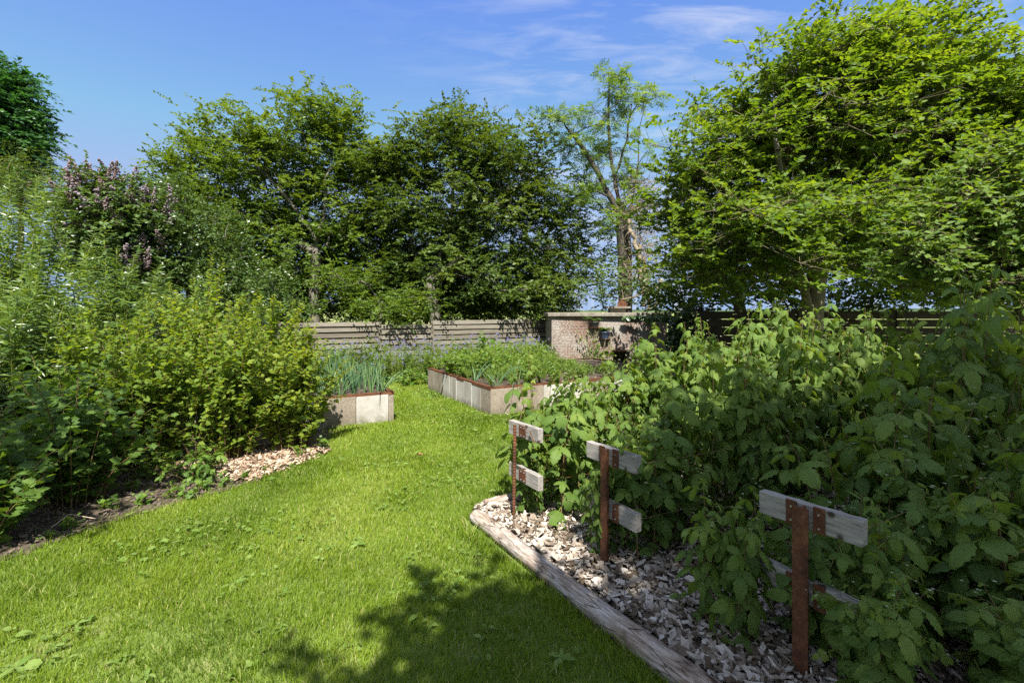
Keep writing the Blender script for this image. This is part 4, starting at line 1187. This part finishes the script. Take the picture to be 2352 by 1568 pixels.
tree('hornbeam_tree', 'huge wind-swept bright green tree filling the right of the sky', tr, A, 'hornbeam', 'bark_brown', 13, .18, 7, .42, 15, TO3, .086, seg=.35, flat=.28, wind=(.38, 0, .08), lean=.35, twigwood=True, thr=.3, rmin=.006, noise=.42, extra=bare_limb)
A = lobes([(1700, 560, 160, 80), (1900, 560, 200, 70), (2150, 540, 220, 90), (1600, 620, 100, 60), (2000, 420, 200, 100), (2250, 400, 150, 110), (1620, 676, 80, 34), (1780, 672, 90, 30), (2000, 676, 120, 28), (2250, 674, 120, 34), (2100, 640, 120, 40), (1540, 690, 40, 30)], 11.3, rng, 520, dep=.6)
tree('hornbeam_tree', 'shaded tree behind the dark fence, under the wind-swept tree', [to_ground(trunk_px([(1700, 720), (1690, 640), (1680, 560), (1640, 470)], 11.2)), trunk_px([(1690, 640), (1900, 560), (2100, 480)], 11.4)], A, 'beech_dark', 'bark_brown', 14, .13, 7, .55, 13, TS, .12, flat=.3)

# apple tree close on the right
Y = 4.9
A = lobes([(2270, 410, 60, 60), (2330, 380, 60, 70), (2210, 470, 70, 50), (2140, 530, 70, 40), (2280, 500, 100, 70), (2370, 470, 80, 120), (2200, 580, 110, 50), (2320, 590, 110, 70), (2110, 590, 60, 30), (2250, 650, 100, 35), (2400, 620, 90, 80)], Y, rng, 330, dep=.9)
tree('apple_tree', 'leafy apple tree cut off by the right edge in front of the wind-swept tree', [to_ground(trunk_px([(2362, 800), (2350, 690), (2330, 600), (2310, 500), (2300, 420)], Y + .1)), trunk_px([(2340, 650), (2240, 590), (2150, 550)], Y), trunk_px([(2350, 680), (2400, 580), (2420, 500)], Y)], A, 'apple', 'bark_brown', 15, .075, 5, .26, 9, TO, .068, flat=.7, seg=.22, noise=.6, spread=.12, twigwood=True, lean=.5, wob=.03, rmin=.004)


# trees standing behind the photographer, whose shade falls into the picture
def shade_tree(label, c, rad, rz, n, seed, base, rt, size=.12, more=()):
    rng = np.random.RandomState(seed)
    u = unit(rng.normal(0, 1, (n, 3))); A = np.array(c) + u * (rng.uniform(.15, 1, n) ** (1 / 2.6))[:, None] * np.array([rad[0], rad[1], rz])
    for c2, r2, k in more:
        A = np.concatenate([A, np.array(c2) + unit(rng.normal(0, 1, (k, 3))) * (rng.uniform(.05, 1, k) ** .4)[:, None] * np.array(r2)])
    tree('shade_tree', label, [np.array([[base[0], base[1], 0], [base[0] + .05, base[1], 1.2], [(base[0] + c[0]) / 2, (base[1] + c[1]) / 2, c[2] * .6], list(c)])], A, 'beech', 'bark_grey', seed, rt, 6, .5, 11, TS, size)


shade_tree('broad tree behind the viewpoint that shades the near raspberries', (3.85, -2.6, 6.3), (2.75, 2.5), 1.6, 800, 21, (4.8, -3.0), .2, .15, [((.80, -2.0, 5.0), (1.0, .9, .5), 130)])
shade_tree('smaller tree left of the viewpoint that shades the left edge', (-4.75, .9, 4.3), (1.5, 1.0), 1.3, 120, 22, (-5.4, .5), .1, .12)

# ================================================================== LEFT SHRUBBERY
rg = np.random.RandomState(7)


def put(name, label, x, y, seed, **kw):
    return shrub(name, label, (x, y, 0), np.random.RandomState(seed), **kw)


cur = dict(T=TCUR, size=.066, gap=.020, leafM='currant', stemM='cane', cat='shrub', r0=.006, t0=.08, pet=.6, upN=.75, nz=.45, hvar=.75, arch=.75, side=.55, base_r=.28)


def berries(root, tips, rng):
    a = Acc()
    for p, d in tips:
        if rng.uniform() < .4 and p[2] > .3:
            o = p + np.array([0, 0, -.08]) + np.stack([rng.normal(0, .008, 8), rng.normal(0, .008, 8), -np.arange(8) * .011], 1); a.leaves(TF, o, rng.normal(0, 1, (8, 3)), rng.normal(0, 1, (8, 3)), .009, .3)
    a.build('berries', M['fern'], root)


CG = None
put('currant_bush', 'yellow-green currant bush at the corner of the left raised bed', -2.54, 5.55, 201, ns=110, rx=.74, ry=.58, h=1.66, rbias=.22, extra=berries, **cur)
put('currant_bush', 'bright currant bush above the pale fresh wood chips', -3.05, 5.2, 202, ns=120, rx=.8, ry=.62, h=1.75, rbias=.08, extra=berries, **cur)
put('currant_bush', 'mid green currant bush left of the bright one above the wood chips', -3.7, 4.95, 203, ns=110, rx=.8, ry=.65, h=1.75, **cur)
put('currant_bush', 'taller currant bush at the back, below the glossy evergreen', -4.1, 6.4, 204, ns=140, rx=.9, ry=.7, h=2.4, rbias=.1, **cur)
put('currant_bush', 'currant bush with upright shoots in front of the left end of the slatted fence', -3.35, 6.6, 205, ns=120, rx=.75, ry=.6, h=2.2, rbias=.1, **cur)
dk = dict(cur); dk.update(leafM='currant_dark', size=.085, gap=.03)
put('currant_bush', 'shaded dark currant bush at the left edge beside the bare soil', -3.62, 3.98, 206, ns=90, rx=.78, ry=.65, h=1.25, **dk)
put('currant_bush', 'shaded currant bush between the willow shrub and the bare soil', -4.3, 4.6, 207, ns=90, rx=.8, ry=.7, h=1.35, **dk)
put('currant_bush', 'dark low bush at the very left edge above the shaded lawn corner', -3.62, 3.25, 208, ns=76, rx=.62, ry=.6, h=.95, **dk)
low = dict(cur); low.update(leafM='herb', size=.075, gap=.034)
for i, (px, py, lab) in enumerate([(455, 1105, 'low green sapling clump in front of the fresh wood chips'), (345, 1098, 'small weedy clump on the bare soil left of the sapling clump'), (400, 1145, 'tiny yellow-green weed at the soil edge of the lawn'), (690, 1050, 'small weed at the corner where chips meet the lawn')]):
    Yg = CAMH * FP / (py - HY); p = at(px, py, Yg); sc = (.46, .36, .14, .16)[i]
    put('weed_clump', lab, p[0], p[1], 220 + i, ns=(38, 30, 10, 12)[i], rx=sc * .8, ry=sc * .7, h=sc, **{**low, 'T': TRAS if i == 0 else TCUR, 'size': .11 if i == 0 else .05, 'gap': .045 if i == 0 else .03, 'r0': .003, 'cat': 'weed'})

wd = [put('weed_clump', 'small weed on the strip of soil along the lawn edge', 0, 0, 260 + i, ns=9, rx=.09, ry=.09, h=.13, **{**low, 'T': TCUR, 'size': .05, 'gap': .03, 'r0': .002, 'cat': 'weed', 'group': 'small weeds on the soil strip'}) for i in range(3)]
for i, (px, py) in enumerate([(250, 1172), (330, 1160), (430, 1150), (470, 1128), (560, 1105), (610, 1085), (160, 1215), (300, 1130), (110, 1240), (740, 1030), (520, 1118)]):
    p = at(px, py, CAMH * FP / (py - HY)); sc = rg.uniform(.6, 1.2)
    if i < 3: wd[i].location = (p[0], p[1], 0)
    else: dup(wd[i % 3], (p[0], p[1], 0), rg.uniform(0, 6.28), (sc, sc, sc))
# the willow-leaved shrub: upright shoots with narrow leaves
wl = dict(T=[T_lance(.21, .22), T_lance(.18, .34)], size=.145, gap=.020, leafM='willow', stemM='greenstem', r0=.0055, t0=.08, pet=.05, upN=.5, nz=.5, hvar=.75, arch=.7, side=.65, tang=.5, spread=.9, droopD=-.1, base_r=.45, low=.4)
put('willow_shrub', 'tall narrow-leaved shrub with upright yellow-green shoots at the far left', -6.6, 6.5, 230, ns=150, rx=1.0, ry=.8, h=3.75, **wl)
put('willow_shrub', 'narrow-leaved shrub beside the tall one, below the lilac', -5.55, 6.7, 231, ns=130, rx=.85, ry=.8, h=2.9, **wl)
put('willow_shrub', 'lower narrow-leaved shrub behind the shaded currants', -5.6, 5.5, 232, ns=130, rx=.85, ry=.8, h=2.25, **wl)
put('willow_shrub', 'narrow-leaved shrub at the left frame edge with arching shoots', -6.0, 4.6, 233, ns=110, rx=.95, ry=.7, h=2.3, **wl)
put('willow_shrub', 'narrow-leaved shrub under the lilac behind the mid green currant', -5.0, 7.6, 234, ns=100, rx=.8, ry=.7, h=2.5, **wl)
put('currant_bush', 'tall currant bush between the narrow-leaved shrubs and the bright currants', -4.75, 5.7, 209, ns=120, rx=.85, ry=.7, h=2.0, **cur)
put('dogwood_shrub', 'leafy green shrub just behind the yellow-green currants and left of the fence', -4.75, 8.6, 235, ns=90, rx=.95, ry=.8, h=2.25, T=TO, size=.10, gap=.045, leafM='herb_blue', stemM='stem', hvar=.5)

# ================================================================== RASPBERRIES
def ras_flowers(root, tips, rng):
    a = Acc(); b = Acc()
    for p, d in tips:
        if rng.uniform() < .75:
            for c in range(rng.randint(1, 4)):
                o = p + rng.normal(0, .035, 3) + np.array([0, 0, .01]); k = 5
                an = np.arange(k) / k * 6.28; dd = np.stack([np.cos(an), np.sin(an), np.full(k, .35)], 1)
                a.leaves(TS, np.tile(o, (k, 1)), dd, np.tile([0, 0, 1.], (k, 1)) + rng.normal(0, .6, (k, 3)), .011, rng.uniform(.2, 1, k))
                b.tubes([p - d * .03], [o], .0012, .0012, 3)
    a.build('blossom', M['white_flower'], root)


RR = dict(T=TRAS, gap=.047, leafM='raspberry', stemM='cane', cat='raspberry', r0=.0055, t0=.10, pet=.1, upN=.75, nz=.3, outN=.75, hvar=.5, arch=.8, side=.6, droopD=-.62, spread=.95, base_r=.55, low=.25, szvar=(.4, 1.25), stemname='canes', extra=ras_flowers)
ROWN = ['the rebar trellis post', 'the middle rusty trellis post', 'the nearest rusty trellis post', 'the bottom right corner of the view']
ORD = ['first', 'second', 'third', 'fourth', 'fifth', 'sixth', 'seventh', 'eighth', 'ninth', 'tenth', 'eleventh']
protos = []
for v in range(6):
    protos.append(shrub('raspberry_bush', 'x', (0, 0, -9), np.random.RandomState(300 + v), 24, .40, .36, 1.2, size=.175, **RR))
near = [shrub('raspberry_bush', 'x', (0, 0, -9), np.random.RandomState(320 + v), 22, .40, .36, 1.2, size=.215, **{**RR, 'gap': .055}) for v in range(4)]
ROWS = [(np.array([.10, 3.72]), 11, [(1.0, .52), (1.06, .5), (1.1, .5), (1.22, .5), (1.25, .5), (1.25, .5), (1.35, .5), (1.5, .5), (1.55, .5), (1.4, .5), (1.3, .5)]),
        (np.array([.74, 3.05]), 11, [(.74, .5), (.98, .5), (1.12, .5), (1.1, .5), (1.2, .5), (1.2, .5), (1.26, .5), (1.22, .5), (1.2, .5), (1.2, .5), (1.2, .5)]),
        (np.array([1.42, 2.2]), 9, [(.68, .46), (.82, .5), (1.0, .5), (1.15, .5), (1.32, .52), (1.45, .52), (1.4, .5), (1.35, .5), (1.3, .5)]),
        (np.array([1.70, 1.72]), 4, [(.55, .4), (.7, .45), (.9, .5), (1.1, .5)])]
n = 0; nn = 0
rg = np.random.RandomState(77)
for ri, (st, cnt, hs) in enumerate(ROWS):
    for i in range(cnt):
        p = st + RB * (.20 + i * .44) + RA * rg.uniform(-.05, .05); h, w = hs[i]
        sc = (w / .46, w / .46, h / 1.2 / (.80 if ri == 0 else .72)); lab = '%s raspberry bush along the row starting at %s' % (ORD[i], ROWN[ri]); g = 'raspberry bushes of the row behind ' + ROWN[ri]
        loc = (p[0], p[1], 0); rz = rg.uniform(0, 6.28)
        if ri >= 2 and nn < 4:
            o = near[nn]; nn += 1; o.location = loc; o.rotation_euler = (0, 0, rz); o.scale = sc; o['label'] = lab; o['group'] = g; continue
        if ri >= 2:
            dup(near[rg.randint(0, 4)], loc, rz, sc, lab, g); continue
        if n < 6:
            o = protos[n]; o.location = loc; o.rotation_euler = (0, 0, rz); o.scale = sc; o['label'] = lab; o['group'] = g
        else:
            dup(protos[rg.randint(0, 6)], loc, rz, sc, lab, g)
        n += 1
for x, y, h, w_, lab in ((1.02, 2.40, .86, .30, 'raspberry shoots drooping over the chips left of the nearest rusty post'), (1.36, 1.93, .60, .28, 'low raspberry shoots in front of the nearest rusty post'), (.16, 3.78, .5, .2, 'young raspberry shoots behind the ribbed rebar post'), (.62, 3.16, .7, .24, 'raspberry shoots leaning on the middle rusty post'), (1.62, 2.12, .72, .26, 'raspberry leaves hanging over the right end of the nearest crosspieces')):
    dup(near[rg.randint(0, 4)] if x > 1 else protos[rg.randint(0, 6)], (x, y, 0), rg.uniform(0, 6.28), (w_ / .46, w_ / .46, h / 1.03), lab, 'raspberry shoots beside the trellis posts')
sing = dict(RR); sing.update(side=.4, hvar=.2, extra=ras_flowers)
for i, (px, Yt, pytop, lab, ns, rx) in enumerate([(1235, 4.5, 735, 'single tall yellowish raspberry cane arching before the slatted fence', 3, .16), (1770, 5.9, 655, 'tall leafy raspberry cane rising above the sunlit row', 8, .26),
                                                   (1590, 6.0, 708, 'upright raspberry cane beside the dark ivy', 6, .2), (1850, 4.3, 755, 'shaded raspberry cane standing clear above the middle row', 4, .18), (2230, 3.5, 655, 'tall dark raspberry cane in shade below the apple tree', 9, .32), (2050, 6.6, 722, 'sunlit raspberry cane below the branches of the wind-swept tree', 8, .3)]):
    pt = at(px, pytop, Yt)
    shrub('raspberry_cane', lab, (pt[0], pt[1], 0), np.random.RandomState(330 + i), ns, rx, rx, pt[2], **{**sing, 'size': .14 if i == 0 else .165, 'gap': .06, 'rbias': .35 if i == 0 else 0, 't0': .3})

# ================================================================== TRELLIS POSTS
RZA = math.atan2(RA[1], RA[0])


def bevel(o, w=.003):
    m = o.modifiers.new('edge', 'BEVEL'); m.width = w; m.segments = 2; m.limit_method = 'ANGLE'


def plank(root, x0, x1, ztop, tilt, seed):
    rng = np.random.RandomState(seed); h, t = .105, .045; a = Acc(); k = 9
    V = []; xs = np.linspace(x0, x1, k)
    for i, x in enumerate(xs):
        j = rng.normal(0, .0012, (4, 2)); 
        V += [[x, .045 + j[0, 0], j[0, 1] - h], [x, .045 + t + j[1, 0], j[1, 1] - h], [x, .045 + t + j[2, 0], j[2, 1]], [x, .045 + j[3, 0], j[3, 1]]]
    F = [[4 * i + q, 4 * i + (q + 1) % 4, 4 * i + 4 + (q + 1) % 4, 4 * i + 4 + q] for i in range(k - 1) for q in range(4)] + [[3, 2, 1, 0], [4 * k - 4, 4 * k - 3, 4 * k - 2, 4 * k - 1]]
    V = np.array(V); V[:, 2] += ztop + (V[:, 0]) * tilt
    a.add(V, [F]); o = a.build('plank', M['plank'], root, smooth=False); bevel(o, .004)
    return o


def post(px, py, Yd, lab, seed, kind):
    p = at(px, py, Yd)
    root = empty('trellis_post', (p[0], p[1], 0), RZA, lab, 'trellis post', 'rusty trellis posts with grey crosspieces')
    a = Acc(); H = .745
    if kind == 'rebar':
        z = np.arange(0, H, .011); rr = .011 + .0025 * (np.arange(len(z)) % 2); P = np.stack([np.zeros(len(z)), np.zeros(len(z)), z], 1); P[:, 0] += .015 * (z / H)
        a.tubes(P[:-1], P[1:], rr[:-1], rr[1:], 10); a.build('upright', M['rust'], root)
    else:
        w = kind; a.box((0, 0, H / 2 - .02), (w, .008, H + .04)); a.box((0, .022, H / 2 - .02), (.007, .036, H + .036)); o = a.build('upright', M['rust'], root, smooth=False); bevel(o, .0015)
    for zt, tl, sd in ((H, .02, seed), (H - .33, -.03, seed + 1)):
        L0, L1 = (-.14, .25) if kind == 'rebar' else (-.21, .22)
        pl = plank(root, L0, L1, zt, tl, sd)
        if kind == 'rebar':
            b = Acc(); b.box((.055, .0405, zt - .052), (.085, .006, .085)); o = b.build('bracket', M['rust'], root, smooth=False); bevel(o, .002); sx = (.04, .08)
        else:
            sx = (-.058, .058)
            brs = {}
            for s in sx:
                b = Acc(); b.box((s, .0405, zt - .052 + s * tl), (.048, .006, .112)); o = b.build('bracket', M['rust'], root, smooth=False); bevel(o, .002); brs[s] = o
        for s in sx:
            if kind != 'rebar': o = brs[s]
            for dz in (-.025, -.085):
                c = Acc(); c.tubes([[s, .034, zt + dz]], [[s, .0375, zt + dz]], .0045, .0055, 10); c.add([[s + .0045 * math.cos(q), .034, zt + dz + .0045 * math.sin(q)] for q in np.arange(10) / 10 * 6.283], [[list(range(10))]])
                c.build('screw', M['screw'], o, smooth=False)
        w = Acc(); t = np.linspace(0, 1, 14)[:, None]
        for x in (L1 - .03,):
            q = np.array([x, .08, zt - .055]) + np.array([.0, 2.2, .0]) * t; q[:, 2] -= .05 * np.sin(t[:, 0] * 3.14); w.tubes(q[:-1], q[1:], .0018, .0018, 4)
            if kind == 'rebar' and zt == H:
                w.tubes([[x - .05, .028, zt - .02]], [[x - .005, .036, zt - .10]], .004, .004, 6)
        w.build('wire', M['cane' if kind != 'rebar' else 'rust'], root)
    return root


post(1180, 1200, 3.64, 'thin ribbed rebar post with two grey wooden crosspieces by the log end', 401, 'rebar')
post(1387, 1310, 2.97, 'flat rusty steel post with two grey crosspieces, middle of the three posts', 411, .052)
post(1838, 1556, 2.105, 'nearest rusty steel post with crosspieces half hidden by raspberry leaves', 421, .066)


# ================================================================== LOGS
def log(name, p0, p1, r0, r1, label, seed):
    p0 = np.array(p0, float); p1 = np.array(p1, float); L = np.linalg.norm(p1 - p0); rng = np.random.RandomState(seed)
    n, k = 60, 28; a = Acc(); xs = np.linspace(0, L, n); ang = np.arange(k) / k * 2 * math.pi; V = []
    ph = rng.uniform(0, 6.28, 6); kn = [(rng.uniform(0, L), rng.uniform(.8, 2.6), rng.uniform(.008, .016)) for _ in range(int(L * 5))]
    for x in xs:
        r = r0 + (r1 - r0) * x / L
        rr = r * (1 + .035 * np.sin(2 * ang + ph[0] + x * 1.3) + .022 * np.sin(5 * ang + ph[1] + x * .8) + .02 * np.sin(x * 7 + ph[2])) + rng.normal(0, .0012, k)
        for kx, ka, kh in kn: rr = rr + kh * np.exp(-((x - kx) / .035) ** 2 - ((ang - ka) / .3) ** 2)
        off = .02 * math.sin(x * 1.6 + ph[3])
        V += [[x + (rng.normal(0, .004) if x in (xs[0], xs[-1]) else 0), off + rr[j] * math.cos(ang[j]), rr[j] * math.sin(ang[j])] for j in range(k)]
    F = [[i * k + j, i * k + (j + 1) % k, (i + 1) * k + (j + 1) % k, (i + 1) * k + j] for i in range(n - 1) for j in range(k)]
    a.add(np.array(V), [F, [list(range(k))[::-1]], [list(range((n - 1) * k, n * k))]])
    o = a.build(name, M['log']); 
    d = p1 - p0; o.location = p0; o.rotation_euler = (0, -math.atan2(d[2], math.hypot(d[0], d[1])), math.atan2(d[1], d[0]))
    tag(o, label, 'log')
    md = o.modifiers.new('sub', 'SUBSURF'); md.levels = 1; md.render_levels = 1
    return o


e = LOG0 + RA * 3.0
log('border_log', (LOG0[0], LOG0[1], .045), (e[0], e[1], .05), 0.057, .066, 'long weathered debarked log edging the wood chips along the lawn', 1)
q = LOG0 + RB * .17 - RA * .1; q2 = LOG0 + RB * .62 - RA * .13
log('border_log', (q[0], q[1], .05), (q2[0], q2[1], 0.03), .045, .05, 'short log end lying behind the tip of the long edging log', 2)

# ================================================================== LAWN WEEDS AND LITTER
rg = np.random.RandomState(55)


def rosette(seed, n, L):
    r = np.random.RandomState(seed); a = Acc(); root = empty('dandelion_rosette', (0, 0, -9), 0, 'flat pale green dandelion rosette growing in the lawn', 'weed', 'leafy rosettes in the lawn')
    th = np.arange(n) * 2.4 + r.normal(0, .3, n); el = r.uniform(.0, .5, n); d = np.stack([np.cos(th) * np.cos(el), np.sin(th) * np.cos(el), np.sin(el)], 1)
    a.leaves(T_ovate(.36, .03, .30, 6), np.zeros((n, 3)) + np.array([0, 0, .01]), d, np.tile([0, 0, 1.], (n, 1)) + r.normal(0, .2, (n, 3)), L * r.uniform(.35, 1.15, n), r.uniform(.1, 1, n))
    a.build('leaves', M['weed'], root); return root


ros = [rosette(500 + i, 4 + i, .050 + .009 * i) for i in range(4)]
k = 0
W = [(265, 1500), (300, 1440), (250, 1300), (330, 1180), (655, 1370), (690, 1420), (640, 1460), (870, 1400), (905, 1370), (560, 1330), (1010, 940), (985, 955), (1030, 935), (1290, 1520), (400, 1390), (120, 1500), (180, 1530), (60, 1560), (820, 1240), (500, 1290), (720, 1200), (1010, 1370), (340, 1560), (480, 1480), (950, 1010), (820, 1130), (1050, 1120), (590, 1190), (760, 1520), (150, 1400), (410, 1250), (880, 1170), (1120, 1450), (1330, 1500)]
for (px, py) in W:
    Yg = CAMH * FP / (py - HY); p = at(px, py, Yg)
    for q in range(2):
        s = rg.uniform(.45, 1.05); loc = (p[0] + rg.normal(0, .12) * q, p[1] + rg.normal(0, .12) * q, .012); rz = rg.uniform(0, 6.28)
        if k < 4: o = ros[k]; o.location = loc; o.rotation_euler = (0, 0, rz); o.scale = (s, s, s)
        else: dup(ros[rg.randint(0, 4)], loc, rz, (s, s, s))
        k += 1
for i, (px, py, lab) in enumerate([(960, 1056, 'curled reddish brown dead leaf on the open lawn'), (400, 1101, 'small reddish dead leaf on the dark soil')]):
    Yg = CAMH * FP / (py - HY); p = at(px, py, Yg); a = Acc()
    a.leaves(T_ovate(.6, .3, .3, 6), [[0, 0, 0], [.02, .01, .0]], [[1, .2, .2], [-.6, .7, .1]], [[0, 0, 1.], [.3, 0, 1]], .06, .5)
    o = a.build('dead_leaf', M['dry']); o.location = (p[0], p[1], .05); tag(o, lab, 'dead leaf')
p = at(155, 1205, CAMH * FP / (1205 - HY)); a = Acc()
a.tubes([[0, 0, .07], [.01, .01, .075], [.01, .01, .07]], [[-.04, -.12, .01], [.24, -.03, .06], [-.02, .02, .07]], .004, .0025, 6)
o = a.build('dry_twig', M['straw']); o.location = (p[0], p[1], 0); tag(o, 'pale broken stalk lying at the shaded lawn corner', 'twig')
p = at(1420, 1470, CAMH * FP / (1470 - HY)); a = Acc(); a.tubes([[0, 0, .03]], [[.035, -.10, .045]], .005, .003, 6)
o = a.build('wood_splinter', M['straw']); o.location = (p[0], p[1], 0); tag(o, 'pale wood splinter lying in the shaded grass by the log', 'splinter')
sm = dict(cur); sm.update(leafM='weed', size=.045, gap=.03, r0=.002, cat='weed', T=TO)
for i, (px, py, lab) in enumerate([(1290, 1225, 'small seedling among the sunlit wood chips'), (1465, 1275, 'tiny weed between the grey wood chips right of the middle post'), (1430, 1480, 'tall weed leaf beside the log in the shade'), (1655, 1500, 'small weed growing out of the chips by the near end of the log'), (1570, 1400, 'little seedling in the middle of the grey wood chips')]):
    Yg = CAMH * FP / (py - HY); p = at(px, py, Yg)
    put('weed_clump', lab, p[0], p[1], 250 + i, ns=5, rx=.05, ry=.05, h=.12, **sm)

# ================================================================== CAMERA, SUN, SKY
cam = bpy.data.cameras.new('camera'); co = bpy.data.objects.new('camera', cam); COL.objects.link(co)
cam.sensor_width = 36; cam.lens = 17; cam.shift_y = -(784 - HY) / 2352.0
cam.clip_start = .05; cam.clip_end = 4000
co.location = (0, 0, CAMH); co.rotation_euler = (R(90), 0, 0); S.camera = co
d = Vector((SUN_AZ[0] * math.cos(SUN_EL), SUN_AZ[1] * math.cos(SUN_EL), math.sin(SUN_EL)))
sun = bpy.data.lights.new('sun', 'SUN'); sun.energy = 3.9; sun.angle = R(.53); sun.color = (1.0, .955, .88)
so = bpy.data.objects.new('sun', sun); COL.objects.link(so); so.rotation_euler = d.to_track_quat('Z', 'Y').to_euler(); so.location = (2, -14, 20)

w = bpy.data.worlds.new('World'); S.world = w; w.use_nodes = True
nt = w.node_tree; nt.nodes.clear()
out = nt.nodes.new('ShaderNodeOutputWorld'); bg = nd(nt, 'Background', i_Strength=.125)
sky = nd(nt, 'TexSky', sky_type='NISHITA', sun_disc=False); sky.sun_elevation = SUN_EL; sky.sun_rotation = math.atan2(SUN_AZ[0], SUN_AZ[1]); sky.air_density = 1.0; sky.dust_density = .35; sky.ozone_density = 2.2
tc = nd(nt, 'TexCoord'); sp = nd(nt, 'SeparateXYZ'); nt.links.new(tc.outputs['Generated'], sp.inputs[0])
zz = nd(nt, 'Math', operation='MAXIMUM', i_1=.06); nt.links.new(sp.outputs['Z'], zz.inputs[0])
dx = nd(nt, 'Math', operation='DIVIDE'); dy = nd(nt, 'Math', operation='DIVIDE')
nt.links.new(sp.outputs['X'], dx.inputs[0]); nt.links.new(zz.outputs[0], dx.inputs[1]); nt.links.new(sp.outputs['Y'], dy.inputs[0]); nt.links.new(zz.outputs[0], dy.inputs[1])
cb = nd(nt, 'CombineXYZ'); nt.links.new(dx.outputs[0], cb.inputs['X']); nt.links.new(dy.outputs[0], cb.inputs['Y'])
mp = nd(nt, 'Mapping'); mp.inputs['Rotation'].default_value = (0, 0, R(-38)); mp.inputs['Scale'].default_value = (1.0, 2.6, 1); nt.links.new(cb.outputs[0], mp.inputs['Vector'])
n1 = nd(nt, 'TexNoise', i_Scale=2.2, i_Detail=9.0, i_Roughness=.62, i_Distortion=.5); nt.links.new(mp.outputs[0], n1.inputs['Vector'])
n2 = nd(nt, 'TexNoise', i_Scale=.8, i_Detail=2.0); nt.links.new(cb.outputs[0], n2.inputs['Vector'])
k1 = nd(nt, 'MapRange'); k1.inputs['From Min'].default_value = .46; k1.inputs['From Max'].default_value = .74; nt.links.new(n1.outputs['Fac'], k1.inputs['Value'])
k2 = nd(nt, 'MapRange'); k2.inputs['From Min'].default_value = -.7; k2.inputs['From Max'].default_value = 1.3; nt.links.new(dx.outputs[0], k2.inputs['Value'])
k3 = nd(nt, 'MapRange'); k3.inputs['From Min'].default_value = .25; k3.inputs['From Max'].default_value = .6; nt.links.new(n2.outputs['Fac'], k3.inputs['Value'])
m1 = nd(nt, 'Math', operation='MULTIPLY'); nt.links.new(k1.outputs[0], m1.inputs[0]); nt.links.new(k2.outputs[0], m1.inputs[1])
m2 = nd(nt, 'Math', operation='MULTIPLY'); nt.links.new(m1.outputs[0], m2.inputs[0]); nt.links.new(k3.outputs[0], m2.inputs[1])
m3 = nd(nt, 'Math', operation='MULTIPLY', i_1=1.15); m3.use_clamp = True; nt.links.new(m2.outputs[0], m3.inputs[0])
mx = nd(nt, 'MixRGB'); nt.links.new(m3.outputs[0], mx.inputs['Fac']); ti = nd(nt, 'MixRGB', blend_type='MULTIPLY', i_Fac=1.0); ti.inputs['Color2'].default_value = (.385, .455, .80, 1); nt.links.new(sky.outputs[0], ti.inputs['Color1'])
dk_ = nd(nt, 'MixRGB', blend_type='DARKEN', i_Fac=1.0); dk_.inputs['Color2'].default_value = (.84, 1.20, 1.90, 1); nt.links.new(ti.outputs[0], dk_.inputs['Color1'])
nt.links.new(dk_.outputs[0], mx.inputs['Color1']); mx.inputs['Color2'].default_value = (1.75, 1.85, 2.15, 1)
kb = nd(nt, 'MapRange'); kb.inputs['From Min'].default_value = 1.40; kb.inputs['From Max'].default_value = .4; nt.links.new(dy.outputs[0], kb.inputs['Value'])
kn = nd(nt, 'MapRange'); kn.inputs['From Min'].default_value = .36; kn.inputs['From Max'].default_value = .60; nt.links.new(n1.outputs['Fac'], kn.inputs['Value'])
km = nd(nt, 'Math', operation='MULTIPLY'); nt.links.new(kb.outputs[0], km.inputs[0]); nt.links.new(kn.outputs[0], km.inputs[1])
mc = nd(nt, 'MixRGB'); nt.links.new(km.outputs[0], mc.inputs['Fac']); nt.links.new(mx.outputs['Color'], mc.inputs['Color1']); mc.inputs['Color2'].default_value = (2.3, 2.5, 3.05, 1)  # unseen bright cloud added overhead and behind the camera, lifts the shade
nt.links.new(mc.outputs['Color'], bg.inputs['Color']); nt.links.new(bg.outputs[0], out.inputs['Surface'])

S.view_settings.view_transform = 'Standard'; S.view_settings.look = 'None'; S.view_settings.exposure = 1.85; S.view_settings.gamma = 1.0
S.render.engine = 'CYCLES'
S.cycles.max_bounces = 7; S.cycles.diffuse_bounces = 4; S.cycles.glossy_bounces = 2; S.cycles.transmission_bounces = 5
S.cycles.use_denoising = False
S.cycles.sample_clamp_indirect = 6
